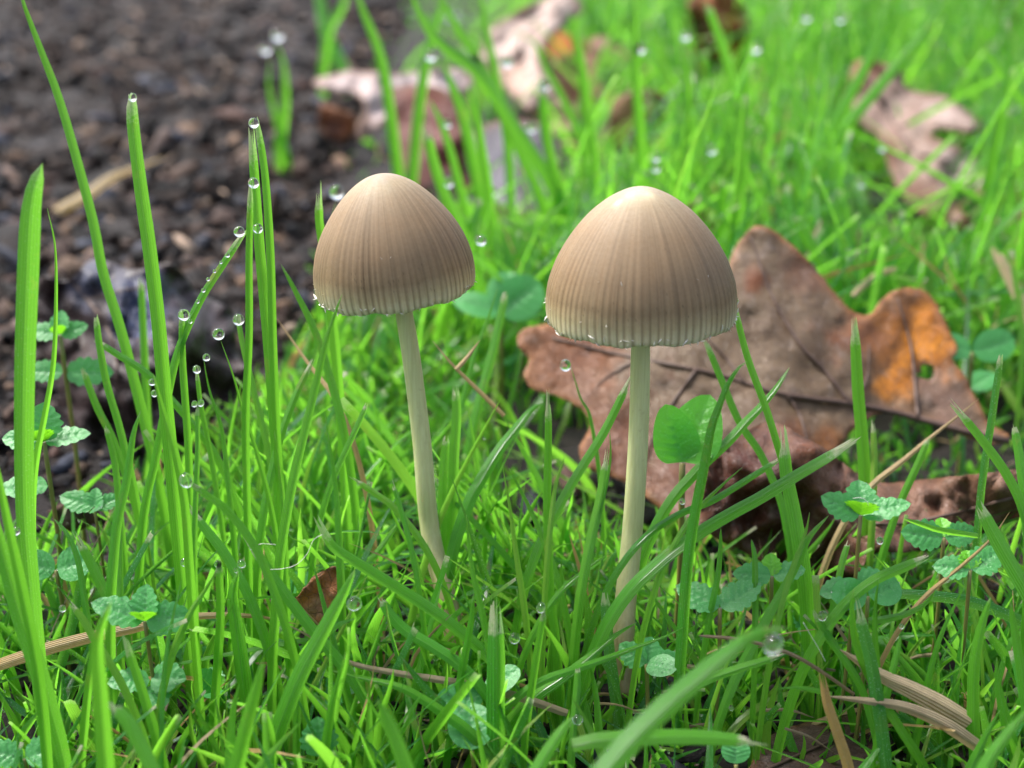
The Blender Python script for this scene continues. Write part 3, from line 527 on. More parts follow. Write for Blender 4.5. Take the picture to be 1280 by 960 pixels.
B('short upright blade before the red leaf at the right', (13.8, 13.5), 8, [(939, 674), (943, 695), (944, 722)], 'p', .6)
B('cut blade lying with its tip left of the brown stalk', (12.4, 12.2), 11, [(966, 823), (930, 834), (895, 846), (860, 862)], 'f', .68, ext=False)
B('blurred foreground blade in the bottom right corner', (10.3, 10), 22, [(1300, 870), (1270, 905), (1240, 945), (1225, 975)], 'n', .60)
B('thin blade slanting in the lower right corner', (12, 11.8), 12, [(1250, 888), (1235, 915), (1213, 960)], 'n', .58)
B('thin horizontal dewy blade edge beside the brown stalk', (12.3, 12.3), 7, [(968, 861), (1000, 860), (1040, 868)], 'n', .6, ext=False)
# background blades out of focus
BGB = [('tall blurred blade rising behind the left cap, leftmost of the blurred row', 34, 15, [(444, -20), (452, 10), (474, 67), (487, 140), (498, 225)], .5),
 ('blurred blade leaning right over the red leaf', 36, 15, [(556, -10), (536, 60), (524, 130), (514, 228)], .55),
 ('long thick blurred blade slanting down right toward the right cap', 30, 18, [(508, -20), (541, 44), (598, 91), (645, 160), (675, 205), (702, 250)], .6),
 ('second long blurred blade slanting beside the thick one', 31, 14, [(540, -20), (575, 40), (610, 100), (636, 160), (668, 230)], .55),
 ('upright blurred blade at the top between the caps', 33, 12, [(598, -20), (606, 30), (616, 80), (630, 150)], .55),
 ('blurred blade falling right between the caps', 29, 17, [(551, 74), (566, 110), (580, 150), (600, 235), (618, 302)], .5),
 ('blurred cut blade with a pale tip just behind the left cap', 25, 15, [(534, 168), (541, 200), (552, 235), (573, 280)], .68),
 ('blurred thin blade leaning right beside the red leaf', 28, 12, [(537, 124), (550, 150), (564, 190), (582, 260)], .5),
 ('blurred pale green upright blade between the caps', 27, 14, [(592, 108), (598, 160), (608, 220), (620, 310)], .6),
 ('blurred blade with a bright dewdrop top between the caps', 30, 14, [(677, 112), (682, 168), (692, 215), (700, 270)], .6),
 ('blurred thin blade crossing before the pale leaf', 33, 10, [(664, 44), (680, 80), (699, 115), (722, 165), (735, 220)], .45),
 ('blurred upright blade at the top before the brown leaf', 35, 16, [(710, 15), (722, 60), (732, 118), (738, 190)], .62),
 ('blurred tall blade at the top above the right cap', 32, 14, [(792, -10), (796, 101), (800, 165), (802, 225)], .66),
 ('blurred slender blade left above the right cap', 28, 11, [(737, 134), (743, 190), (746, 252)], .62),
 ('blurred long blade slanting left before the far pinkish leaf', 34, 15, [(1190, -10), (1160, 35), (1119, 84), (1085, 125), (1052, 165), (1035, 200)], .66),
 ('second blurred blade slanting left before the far pinkish leaf', 33, 15, [(1118, -10), (1100, 40), (1085, 77), (1060, 125), (1035, 175)], .7),
 ('blurred blade with a cut tip before the orange leaf at top', 34, 13, [(885, 8), (895, 35), (904, 60), (917, 105)], .7),
 ('blurred bluish blade leaning left above the oak leaf', 30, 13, [(980, 82), (993, 115), (1008, 150), (1035, 202), (1053, 245)], .12),
 ('blurred blade slanting at the upper right edge', 32, 15, [(1227, 56), (1240, 72), (1255, 92), (1285, 130)], .62),
 ('blurred thin blade at the right edge above the oak leaf', 30, 11, [(1256, 212), (1268, 240), (1285, 280)], .66),
 ('blurred upright cut blade right behind the right cap', 27, 13, [(904, 228), (902, 260), (898, 300)], .74),
 ('blurred upright blade at the top centre right', 34, 12, [(858, 60), (860, 120), (866, 190)], .6),
 ('blurred bright upright blade at the top right of the right cap', 33, 13, [(940, 30), (935, 80), (928, 150)], .7)]
for lab, Y, wp, pts, rn in BGB: B(lab, (Y, Y), wp, pts, 'c' if 'cut' in lab or 'dewdrop' in lab else 'p', rn)
B('old yellowed blade lying on the bare soil at the upper left', (40, 38), 13, [(207, 196), (175, 208), (140, 222), (110, 243), (70, 265)], 'n', .35, dead=True, ext=False, cat='dead blade')
# straw lying through the grass
B('flat orange and tan straw blade lying across the lower left', (13.2, 13.2), 16, [(-20, 838), (20, 824), (70, 808), (120, 795), (165, 786), (200, 777), (240, 771), (290, 769), (330, 772), (370, 780)][::-1], 'n', .10, dead=True, ext=False, fold=.25, cat='straw')
B('grey weathered straw blade continuing right below the left stem', (12.7, 12.5), 11, [(348, 775), (395, 800), (437, 828), (500, 842), (581, 855), (650, 872), (709, 892)], 'n', .72, dead=True, ext=False, fold=.4, cat='straw')
B('pale torn tan grass sheath lying at the lower right', (12.3, 12.2), 27, [(1050, 812), (1075, 828), (1105, 846), (1140, 862), (1175, 880), (1212, 902)], 'n', .58, dead=True, ext=False, fold=.9, cat='straw')
B('second tan sheath lying beneath the pale torn one', (12.1, 12), 18, [(1030, 870), (1080, 876), (1130, 884), (1180, 905), (1225, 935)], 'n', .66, dead=True, ext=False, cat='straw')
B('thin tan straw crossing behind the left stem', (16.5, 16), 6, [(540, 425), (565, 455), (600, 490), (630, 520)], 'n', .3, dead=True, ext=False, cat='straw')
B('thin tan straw crossing the other way behind the left stem', (16.3, 16), 6, [(600, 425), (585, 445), (570, 462)], 'n', .3, dead=True, ext=False, cat='straw')
B('straw yellow blade slanting right of the oak leaf tip', (13.6, 13.3), 7, [(1262, 640), (1240, 672), (1205, 705), (1165, 738)], 'n', .2, dead=True, cat='straw')
# short straws scattered low, alike
for i in range(34):
    px, py = R.uniform(20, 1260), R.uniform(690, 950); Y = Yg(py) * R.uniform(.93, .97); a = R.uniform(-.5, .5) + R.choice([0, math.pi]); l = R.uniform(35, 95)
    whr = 'left of the stems' if px < 520 else 'between and below the stems' if px < 820 else 'right of the stems'; hgt_ = 'close to the bottom edge' if py > 850 else 'in the lower grass'
    B('short dry straw lying %s %s' % (hgt_, whr), (Y, Y), R.uniform(3, 7), [(px, py), (px + l * .5 * math.cos(a), py + l * .5 * math.sin(a) - 5), (px + l * math.cos(a), py + l * math.sin(a))], 'n', R.uniform(.2, .95), dead=True, ext=False, cat='straw', group='short straws %s %s' % (hgt_, whr), S=8)

# ------------------------------------------------------------------ dewdrops, one object each
DR = [(166, 122, 14.4, 6, 'clear drop on the tip of the tall straight blade at left'), (317, 154, 14.7, 7, 'drop at the top of the upright blade pair'),
 (317, 229, 14.1, 7.5, 'round drop on the slender blade in front of the upright pair'), (322, 286, 14.5, 7, 'drop clinging to the side of the upright pair'),
 (299, 290, 14.9, 7.5, 'drop at the top of the arching beaded blade'), (421, 241, 21, 10, 'large blurred drop just left of the left cap'),
 (347, 44, 44.8, 8, 'upper blurred drop over the two blades on the soil'), (332, 61, 44.8, 8, 'lower blurred drop over the two blades on the soil'),
 (273, 418, 14.1, 8.5, 'large pear shaped drop on the slanting thin blade'), (230, 394, 14.7, 8, 'drop on the blade beside the arching one'),
 (298, 400, 15.5, 8.5, 'drop hanging below the tip of a dry blade left of the left cap'), (258, 447, 14.9, 5.5, 'small drop on the thin curved blade tip'),
 (246, 462, 15, 6, 'drop in the grass left of the thin curved blade'), (243, 505, 13.6, 4.5, 'left one of the twin small drops'), (251, 504, 13.6, 5, 'right one of the twin small drops'),
 (233, 601, 12.95, 10, 'biggest drop, at the cut tip of the blade in the left grass'), (190, 478, 14.5, 5, 'small drop on the bent blade'), (193, 492, 14.6, 5, 'drop under the bent blade'),
 (231, 703, 13.5, 6, 'drop deep in the grass right of the left plant'), (272, 705, 12.8, 5, 'drop on top of the upright slender blade'), (302, 705, 12.95, 5.5, 'upper drop on the folded upright blade'),
 (295, 713, 12.95, 3.5, 'lower tiny drop on the folded upright blade'), (314, 684, 12.9, 3.5, 'tiny drop near the frayed tip below the left cap'), (78, 761, 13, 5, 'drop at the far left above the straw'),
 (443, 755, 12.3, 10, 'large drop on the wide bright blade left of the left stem'), (372, 864, 12.2, 6.5, 'drop on the thin low blade at lower left'), (288, 880, 12.2, 5.5, 'drop at the bottom between the lower left blades'),
 (643, 798, 12.6, 7.5, 'drop right behind the torn dark blade'), (676, 760, 12.4, 7, 'drop on the slender blade between the stems'), (539, 602, 15.0, 5, 'drop on the side of the left stem'),
 (707, 457, 16.4, 8, 'drop before the oak leaf left of the right stem'), (919, 377, 15.1, 5, 'drop touching the right edge of the right cap'), (601, 301, 19, 7, 'drop just right of the left cap'),
 (538, 70, 31, 8, 'blurred drop between the crossing blades at the top'), (592, 76, 31, 8, 'blurred drop right of the crossing blades at the top'), (634, 78, 32, 8, 'blurred drop before the pale leaf'),
 (680, 107, 30, 8, 'bright blurred drop on a blade between the caps'), (561, 228, 25, 7, 'blurred drop on a blade behind the left cap'), (820, 197, 26, 6, 'upper blurred drop above the right cap'),
 (820, 210, 26, 6.5, 'brighter lower blurred drop above the right cap'), (800, 61, 32, 8, 'blurred drop high above the right cap'), (890, 187, 28, 7, 'blurred drop right above the right cap'),
 (1103, 184, 33, 6, 'blurred drop beside the far pinkish leaf'), (1062, 318, 24.4, 7, 'drop on the thin blade behind the oak leaf notch'), (1077, 229, 30, 6, 'blurred drop below the far pinkish leaf'),
 (1028, 770, 12.75, 7, 'round drop near the dark leaning blade at lower right'), (966, 806, 9.9, 14, 'big blurred drop hanging from the foreground blade'), (914, 885, 12.2, 4, 'tiny drop low right of the foreground blade'),
 (1100, 676, 13, 5, 'bright drop under the right plant'), (853, 627, 13.7, 4.5, 'tiny drop on a blade right of the right stem'), (1127, 783, 12.8, 4, 'tiny drop at lower right among blades'),
 (20, 664, 12.5, 6, 'drop at the far left edge'), (722, 900, 12.0, 7, 'drop behind the foreground blade at bottom centre'), (615, 240, 30, 7, 'blurred drop between caps, lower'),
 (857, 45, 34, 7, 'blurred drop at the top right of centre'), (1008, 22, 40, 6, 'blurred drop at the top edge right'), (1050, 24, 40, 6, 'second blurred drop at the top edge right'),
 (944, 60, 36, 8, 'blurred drop above the orange leaf side'), (664, 160, 30, 7, 'faint blurred drop before the brown leaf'), (559, 155, 28, 6, 'blurred drop above the red leaf')]
for px, py, Y, r, lab in DR: drop(px, py, Y, r, lab)
for k, (x_, y_) in enumerate([(284, 322), (276, 331), (268, 342), (260, 352), (254, 366), (247, 380), (238, 405)]):
    drop(x_, y_ - 3, 14.6, R.uniform(2, 3.4), 'tiny bead of dew on the arching blade')['group'] = 'beads on the arching blade'
# tiny dew sprinkled on lawn: stuff
n = 420; g = np.random.RandomState(5); py = g.uniform(470, 955, n); px = g.uniform(0, 1280, n); ok = py > env(px, np.full(n, 15.)) + 25; px, py = px[ok], py[ok]
Yv = np.array([min(Yg(q), 17) for q in py]) * g.uniform(.90, .985, len(py)); c = np.array([P(a, b_, y_) for a, b_, y_ in zip(px, py, Yv)]); r = g.uniform(.006, .02, len(c))
V = c[:, None] + IV[None] * r[:, None, None]; Fq = (IF[None] + np.arange(len(c))[:, None, None] * len(IV)).reshape(-1, 3)
n = 160; px = g.uniform(560, 1280, n); py = g.uniform(-10, 330, n); Yv = np.array([min(Yg(q) * .93, 80) for q in np.maximum(py, 0)]); c2 = np.array([P(a, b_, y_) for a, b_, y_ in zip(px, py, Yv)]); r2 = g.uniform(.06, .16, n) * Yv / 40
V2 = c2[:, None] + IV[None] * r2[:, None, None]; Fq2 = (IF[None] + np.arange(n)[:, None, None] * len(IV)).reshape(-1, 3) + V.size // 3
tag(obj('dew', mesh('dew', np.vstack([V.reshape(-1, 3), V2.reshape(-1, 3)]), np.vstack([Fq, Fq2])), M_WATER), label='fine dew beads sprinkled over the lawn', kind='stuff')

# ------------------------------------------------------------------ mushrooms
def lerpc(x, stops):
    xs = [s[0] for s in stops]; return np.stack([np.interp(x, xs, [s[1][k] for s in stops]) for k in range(3)], -1)
def mushroom(label, Yc, apex, rimc, Rpx, Hpx, prof, tilt, stem, sw, seed, nstr):
    g = np.random.RandomState(seed); Dp = depth(rimc[1], Yc); k = Dp / F; Rc = Rpx * k; Hc = Hpx * k
    ctr = P(rimc[0], rimc[1], Yc)
    stp = catmull([(*P(a, b_, Y),) for a, b_, Y in stem], 60)
    base = stp[-1]; root = empty('mushroom', base, label, 'mushroom', 'two mushrooms growing in the grass')
    NS, NR = 720, 96
    hs_ = np.array([p[0] for p in prof]); rs_ = np.array([p[1] for p in prof])
    tt = np.linspace(0, 1, NR) ; sm = catmull([(r, h) for h, r in prof], NR)   # (radius, depth below apex)
    rad = np.abs(sm[:, 0]) * Rc; dep = sm[:, 1] * Hc; th = np.linspace(0, 2 * math.pi, NS, endpoint=False)
    s = tt[:, None]
    # striae: irregular radial grooves
    phs = th * nstr + .7 * np.sin(th * 7 + seed) + .6 * np.sin(th * 13 + 2 * seed) + .4 * np.sin(th * 29 + seed)
    st = .5 + .5 * np.cos(phs)[None]                      # 1 in the groove
    per = np.interp(th, np.linspace(0, 2 * math.pi, nstr + 1), np.append(g.rand(nstr), 0))[None]
    per2 = np.interp(th, np.linspace(0, 2 * math.pi, nstr // 2 + 1), np.append(g.rand(nstr // 2), .5))[None]; per2 = np.maximum(per2, soft(s, .70, .95))
    start = .26 + .32 * per; fade = soft(s, start, start + .5) * (.30 + .70 * per2); groove = st ** 3.2 * fade
    lowf = np.array([mnoise.noise(Vector((math.cos(a) * 2.2, math.sin(a) * 2.2, seed))) for a in th])[None]
    fine = .5 + .5 * np.cos(th * nstr * 2.7 + 3 * np.sin(th * 5))[None]
    r = rad[:, None] * (1 + .022 * lowf * soft(s, .1, .6) + .006 * np.sin(3 * th + seed)[None] * s) - Rc * (.0026 * groove + .002 * fine * fade)
    rimw = soft(s, .93, 1.0) * (.0015 * np.cos(phs)[None] + .004 * np.sin(th * 23 + seed)[None] + .009 * np.sin(th * 9 + seed)[None]) * Hc
    z = -dep[:, None] + rimw
    V = np.stack([r * np.cos(th), r * np.sin(th), z + 0 * th], -1)
    col = lerpc(dep[:, None] / Hc + .05 * lowf, [(0, (.30, .25, .19)), (.05, (.30, .24, .155)), (.14, (.27, .20, .125)), (.30, (.228, .158, .092)), (.58, (.218, .150, .084)), (.76, (.235, .168, .092)), (.87, (.39, .325, .185)), (1.0, (.66, .62, .40))])
    col = col * (1 - .42 * groove[..., None] * np.array([.9, 1, 1.1])) * (1 + .10 * ((1 - st) * fade)[..., None]) * (1 - .10 * (fine * fade)[..., None])
    strk = np.array([mnoise.noise(Vector((math.cos(a) * 15, math.sin(a) * 15, seed + 4))) for a in th])[None] + .6 * np.array([mnoise.noise(Vector((math.cos(a) * 42, math.sin(a) * 42, seed + 8))) for a in th])[None]
    col = col * (1 + .26 * (strk * soft(s, .06, .35) * (1 - .6 * soft(s, .8, 1)))[..., None])
    if seed == 3:
        wx, wy = V[..., 0] / Rc, V[..., 1] / Rc
        for cx_, cy_, rr_, am in ((-.02, -.16, .13, .5), (.07, -.20, .06, .6), (-.12, -.17, .07, .55), (-.25, -.22, .05, .8)):
            wgt = np.exp(-((wx - cx_) ** 2 + (wy - cy_) ** 2) / rr_ ** 2) * am; col = col * (1 - wgt[..., None]) + np.array([.58, .50, .34]) * wgt[..., None]
            nrm_ = np.stack([wx * .5, wy * .5, np.ones_like(wx)], -1); V = V + nrm_ * (wgt * .012 * Rc)[..., None]
    spk = (g.rand(NR, NS) < .0010 * soft(s, .4, .8) + .012 * np.exp(-((s - .82 - .03 * lowf) / .05) ** 2)); col[spk] *= .5
    A = np.concatenate([col, np.ones((NR, NS, 1))], -1)
    # close under the rim: lip and inner wall
    lip = V[-1].copy(); inn = []
    for f, dz in ((.985, -.004), (.965, .002), (.95, .03)): q = lip.copy(); q[:, :2] *= f; q[:, 2] += dz * Hc; inn.append(q)
    q = lip.copy(); q[:, :2] *= .80; q[:, 2] += .38 * Hc; inn.append(q); q = lip.copy(); q[:, :2] *= .35; q[:, 2] += .80 * Hc; inn.append(q)
    V = np.concatenate([V, np.array(inn)]); A = np.concatenate([A, np.repeat(A[-1:], 3, 0), np.tile([.3, .22, .14, 1], (2, NS, 1))]); nr = len(V)
    idx = np.arange(nr * NS).reshape(nr, NS); nx_ = np.roll(idx, -1, 1)
    Q = np.stack([idx[:-1], idx[1:], nx_[1:], nx_[:-1]], -1).reshape(-1, 4)
    rot = Matrix.Rotation(tilt, 4, 'Y')
    zoff = Hc      # apex height over the rim plane
    V[:, :, 2] += zoff
    me = mesh('cap', V.reshape(-1, 3), Q, {'lc': A.reshape(-1, 4)}); cap = obj('cap', me, M_CAP, root); cap.location = Vector(ctr - base); cap.rotation_euler = rot.to_euler()
    # gills
    ng = nstr; gv, gf = [], []
    for i in range(ng):
        a = 2 * math.pi * i / ng; ca, sa = math.cos(a), math.sin(a); o = len(gv)
        for rr, z0, z1 in ((.93, .03, .05), (.80, .08, .30), (.55, .20, .56), (.30, .36, .72), (.12, .5, .8)):
            gv += [(rr * Rc * ca, rr * Rc * sa, z0 * Hc), (rr * Rc * ca, rr * Rc * sa, z1 * Hc)]
        gf += [(o + 2 * j, o + 2 * j + 1, o + 2 * j + 3, o + 2 * j + 2) for j in range(4)]
    gl = obj('gills', mesh('gills', gv, gf), M_GILL, cap)
    gl.modifiers.new('t', 'SOLIDIFY').thickness = .008
    # stem
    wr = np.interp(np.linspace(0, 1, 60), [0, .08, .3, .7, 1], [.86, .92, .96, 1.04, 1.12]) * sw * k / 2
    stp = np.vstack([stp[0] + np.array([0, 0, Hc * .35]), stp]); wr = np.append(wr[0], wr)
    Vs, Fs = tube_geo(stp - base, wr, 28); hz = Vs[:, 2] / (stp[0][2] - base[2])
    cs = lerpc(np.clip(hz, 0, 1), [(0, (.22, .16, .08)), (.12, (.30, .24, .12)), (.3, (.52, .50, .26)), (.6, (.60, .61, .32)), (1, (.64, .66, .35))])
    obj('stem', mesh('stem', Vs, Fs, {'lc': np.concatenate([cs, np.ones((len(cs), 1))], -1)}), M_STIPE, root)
    # white veil flecks along the rim
    fv, ff = [], []
    for i in range(80):
        a = -math.pi / 2 + g.normal(0, 1.1) if i % 3 else g.choice([-.15, -2.95]) + g.normal(0, .25); lv = g.choice([1., .985, .96, .9, .7], p=[.4, .25, .2, .1, .05]); j = int(lv * (NR - 1)); m_ = int((a % 6.2832) / 6.2832 * NS) % NS
        p = V[j, m_] * np.array([1.005, 1.005, 1]); sz = g.uniform(.009, .030) * (1 if lv > .95 else .6); d1 = norm(g.normal(0, 1, 3)) * sz * g.uniform(1, 2.2); d2 = norm(g.normal(0, 1, 3)) * sz * .5; o = len(fv)
        out = norm(np.array([p[0], p[1], 0])) * sz * .6
        fv += [p - d1, p + d2 * .6, p + d1, p - d2 * .6, p + out]; ff += [(o, o + 1, o + 4), (o + 1, o + 2, o + 4), (o + 2, o + 3, o + 4), (o + 3, o, o + 4)]
    vf = tag(obj('veil_flecks', mesh('veil_flecks', fv, ff, smooth=False), M_WHITE, cap), kind='stuff')
    return root
prof_r = [(0, 0), (.010, .09), (.036, .20), (.10, .365), (.21, .555), (.36, .735), (.52, .875), (.68, .965), (.81, .998), (.91, 1.0), (.97, .99), (1.0, .97)]
mushroom('right mushroom, larger bell cap with a pale warty top on a pale stem', 14.3, (797, 232), (800.5, 398), 118.5, 167, prof_r, math.radians(-1.5),
         [(801, 420, 14.3), (799, 520, 14.3), (795, 600, 14.25), (790, 670, 14.2), (783, 740, 14.0), (779, 800, 13.75), (777, 870, 13.5)], 27, 3, 80)
prof_l = [(0, 0), (.012, .12), (.045, .25), (.12, .42), (.24, .60), (.40, .78), (.56, .905), (.71, .975), (.83, 1.0), (.92, .998), (.97, .985), (1.0, .96)]
mushroom('left mushroom, smaller bell cap leaning slightly left on a curved stem', 14.9, (483, 219), (497, 364), 100.5, 149, prof_l, math.radians(-6.5),
         [(504, 385, 14.9), (513, 440, 14.9), (521, 500, 14.9), (528, 560, 14.85), (532, 610, 14.8), (536, 650, 14.8), (543, 690, 14.7), (555, 735, 14.5), (566, 780, 14.3), (572, 830, 14.1)], 25, 5, 74)
# bright wart highlight and milky patch on the right cap
# ------------------------------------------------------------------ fallen leaves
def inside(px, py, poly):
    c = np.zeros(len(px), bool); x0, y0 = poly[-1]
    for x1, y1 in poly:
        k = ((y0 > py) != (y1 > py)) & (px < (x1 - x0) * (py - y0) / (y1 - y0 + 1e-12) + x0); c ^= k; x0, y0 = x1, y1
    return c
def fleaf(label, outline, Yf, cols, veins=(), step=7, wav=.25, mat=None, holes=(), cat='leaf', name='fallen_leaf', thick=.015, group='fallen leaves lying in the grass', edge=(.25, .11, .03), jag=1.2):
    ol = np.array(outline, float); q = catmull(np.vstack([ol, ol[:1]]), max(24, len(ol) * 6))[:-1]; q += G.uniform(-jag, jag, q.shape) * .6
    x0, y0 = q.min(0); x1, y1 = q.max(0); gxx, gyy = np.meshgrid(np.arange(x0, x1, step), np.arange(y0, y1, step)); gp = np.stack([gxx.ravel(), gyy.ravel()], -1) + G.uniform(-.25, .25, (gxx.size, 2)) * step
    gp = gp[inside(gp[:, 0], gp[:, 1], q)]; dm = np.min(np.linalg.norm(gp[:, None] - q[None], axis=2), axis=1) if len(gp) else np.zeros(0); gp = gp[dm > step * .45]
    allp = [Vector(a) for a in np.vstack([q, gp])]
    v, e, f, *_ = delaunay_2d_cdt(allp, [], [list(range(len(q)))], 1, 1e-4)
    v = np.array([a[:] for a in v]); f = [list(a) for a in f]
    if holes:
        cen = np.array([v[a].mean(0) for a in f]); kill = np.zeros(len(f), bool)
        for hx, hy, ha, hb in holes: kill |= ((cen[:, 0] - hx) / ha) ** 2 + ((cen[:, 1] - hy) / hb) ** 2 < 1
        f = [a for a, kk in zip(f, kill) if not kk]
    def W(a, b_, push=0.):
        Y = Yf(a, b_); sc_ = Y / 20; wv = wav * sc_ * (mnoise.noise(Vector((a * .013, b_ * .013, x0))) + .5 * mnoise.noise(Vector((a * .04, b_ * .04, y0)))+ .30 * mnoise.noise(Vector((a * .085, b_ * .085, y0))))
        return P(a, b_, Y + wv - push)
    V = np.array([W(a, b_) for a, b_ in v]); dmin = np.min(np.linalg.norm(v[:, None] - q[None], axis=2), axis=1)
    C = np.tile(np.array(cols[0], float), (len(v), 1))
    for bx, by, br, c_ in cols[1:]:
        nzv = np.array([mnoise.fractal(Vector((a * .035, b_ * .035, bx)), 1, 2, 3) for a, b_ in v]); wg = np.exp(-(((v[:, 0] - bx) ** 2 + (v[:, 1] - by) ** 2) / br ** 2 * np.exp(nzv * 1.6)) ** 2.2)[:, None]; C = C * (1 - wg) + np.array(c_) * wg
    we = np.exp(-(dmin / 5.) ** 1.5)[:, None] * .75; C = C * (1 - we) + np.array(edge) * we
    base = V.mean(0); o = empty(name, base, label, cat, group)
    ob = obj('leaf_blade', mesh('leaf_blade', V - base, f, {'lc': np.concatenate([C, np.ones((len(C), 1))], -1)}), mat or M_LEAF, o)
    md = ob.modifiers.new('thickness', 'SOLIDIFY'); md.thickness = thick; md.offset = 0
    for i, (vp, wv) in enumerate(veins):
        pp = catmull(vp, 22); k = depth(pp[0][1], Yf(*pp[0])) / F
        tp = np.array([W(a, b_, .045) for a, b_ in pp]); rr = np.linspace(1, .35, 22) * wv * k * .62
        Vt, Ft = tube_geo(tp - base, rr, 6); obj('midrib' if i == 0 else 'vein', mesh('vein', Vt, Ft), M_VEIN, ob)
    return o
MAUVE = (.33, .26, .185); RUST = (.42, .16, .06); OR = (1.35, .58, .03)
fleaf('large mauve brown oak leaf with an orange lobe leaning behind the right mushroom',
 [(648, 416), (664, 408), (700, 403), (760, 398), (830, 392), (885, 370), (906, 340), (920, 308), (936, 288), (949, 282), (968, 289), (992, 308), (1016, 332), (1040, 362), (1058, 382), (1076, 394), (1090, 391), (1099, 378), (1114, 365), (1136, 359), (1156, 365), (1172, 381), (1184, 408), (1197, 437), (1190, 449), (1205, 468), (1215, 490), (1226, 508), (1238, 530), (1262, 545), (1240, 556), (1195, 541), (1150, 526), (1110, 516), (1088, 522), (1064, 540), (1045, 562), (1015, 565), (985, 560), (965, 585), (950, 625), (915, 655), (870, 665), (830, 640), (795, 612), (765, 596), (735, 585), (724, 562), (738, 530), (722, 508), (692, 494), (667, 487), (655, 470), (661, 450), (648, 432)],
 lambda a, b_: 17.9 + (640 - b_) * .0112 + .0012 * abs(a - 960) + .18 * math.sin(a * .012),
 [MAUVE, (1135, 420, 58, (.66, .28, .05)), (1162, 422, 34, OR), (1118, 478, 26, OR), (700, 445, 75, (.46, .20, .08)), (770, 560, 60, (.34, .13, .055)), (850, 600, 60, (.30, .13, .07)), (1072, 420, 26, (.42, .18, .07)), (945, 350, 16, RUST), (1180, 500, 32, (.38, .26, .22)), (985, 545, 25, (.36, .15, .06)), (1010, 330, 34, (.42, .26, .19)), (1030, 550, 20, (.50, .22, .05)), (740, 510, 40, (.40, .20, .11)), (1195, 425, 12, OR)],
 [([(1262, 552), (1190, 535), (1130, 518), (1065, 505), (975, 492), (905, 470), (850, 458), (760, 440), (690, 422)], 8),
  ([(1062, 504), (1030, 462), (1000, 430), (965, 370), (938, 296)], 4.5), ([(1147, 522), (1143, 470), (1138, 430), (1122, 372)], 4.5), ([(930, 478), (905, 445), (880, 420), (862, 404)], 3.5),
  ([(1068, 506), (1084, 470), (1086, 430)], 3.5), ([(985, 494), (1000, 520), (1010, 555)], 3.5), ([(870, 462), (830, 520), (800, 580)], 4), ([(800, 448), (760, 470), (740, 490)], 3)],
 step=8, holes=[(1158, 466, 11, 8)], thick=.014, wav=.17, edge=(.75, .36, .12))
fleaf('crinkled reddish brown leaf with a dark hollow and pink ridge at the right',
 [(868, 612), (885, 580), (915, 548), (945, 532), (975, 530), (1003, 546), (1030, 560), (1058, 582), (1085, 600), (1112, 604), (1160, 599), (1230, 592), (1300, 588), (1315, 640), (1262, 652), (1200, 678), (1140, 690), (1090, 694), (1066, 740), (1052, 775), (1035, 765), (1020, 735), (985, 720), (930, 690), (880, 660)],
 lambda a, b_: 16.2 + (650 - b_) * .006 + .5 * math.sin((a - 900) * .02) * math.sin(b_ * .03),
 [(.40, .23, .17), (960, 620, 80, (.13, .035, .02)), (900, 610, 45, (.20, .06, .035)), (1045, 730, 45, (.12, .04, .03)), (1040, 590, 28, (.48, .27, .20)), (1010, 560, 20, (.42, .17, .10)), (1180, 635, 60, (.42, .25, .19)), (1240, 610, 40, (.48, .32, .25))],
 [([(1290, 615), (1200, 640), (1120, 655), (1040, 650)], 5)], step=9, wav=.8)
fleaf('pinkish brown oak leaf far back at the upper right', mat=M_PALE, outline= [(1063, 95), (1068, 80), (1082, 74), (1102, 80), (1127, 90), (1130, 106), (1150, 117), (1180, 120), (1202, 135), (1226, 156), (1215, 166), (1180, 162), (1163, 170), (1200, 186), (1226, 206), (1241, 236), (1236, 246), (1202, 238), (1188, 241), (1200, 262), (1213, 277), (1180, 278), (1150, 266), (1126, 242), (1110, 204), (1100, 172), (1076, 156), (1062, 122)],
 Yf=lambda a, b_: 42.5 - (b_ - 80) * .034, cols=[(.56, .42, .35), (1150, 262, 42, (.22, .10, .05)), (1190, 145, 40, (.74, .60, .54)), (1075, 90, 22, (.50, .22, .12)), (1205, 215, 32, (.76, .63, .60)), (1110, 190, 22, (.42, .24, .17))], veins=[([(1080, 90), (1120, 160), (1160, 215), (1205, 268)], 5), ([(1120, 160), (1165, 150), (1215, 158)], 3), ([(1140, 190), (1190, 205), (1236, 238)], 3)], step=9, thick=.07, wav=.5)
fleaf('dark orange brown leaf end at the right edge behind the oak leaf', [(1178, 276), (1215, 282), (1240, 276), (1272, 280), (1300, 300), (1290, 335), (1255, 322), (1215, 305)], lambda a, b_: 33, [(.22, .10, .045), (1262, 300, 25, (.36, .13, .03))], step=9, thick=.06)
fleaf('pale pinkish curled leaf on the soil above the left cap', mat=M_PALE, outline= [(388, 103), (410, 95), (440, 89), (480, 92), (520, 91), (555, 86), (590, 94), (585, 113), (556, 117), (520, 112), (488, 114), (490, 140), (474, 160), (452, 174), (436, 166), (452, 148), (454, 126), (430, 116), (402, 112)], Yf=lambda a, b_: 51 - (b_ - 90) * .05, cols=[(.95, .84, .82), (450, 160, 16, (.6, .42, .34)), (530, 100, 40, (1, .92, .92))], step=7, thick=.08, wav=.6)
fleaf('small orange leaf scrap under the pale curled leaf', mat=M_PALE, outline= [(401, 130), (420, 134), (445, 146), (442, 165), (426, 178), (406, 170), (398, 150)], Yf=lambda a, b_: 47, cols=[(.52, .17, .05), (415, 165, 14, (.30, .12, .07))], step=7, thick=.08)
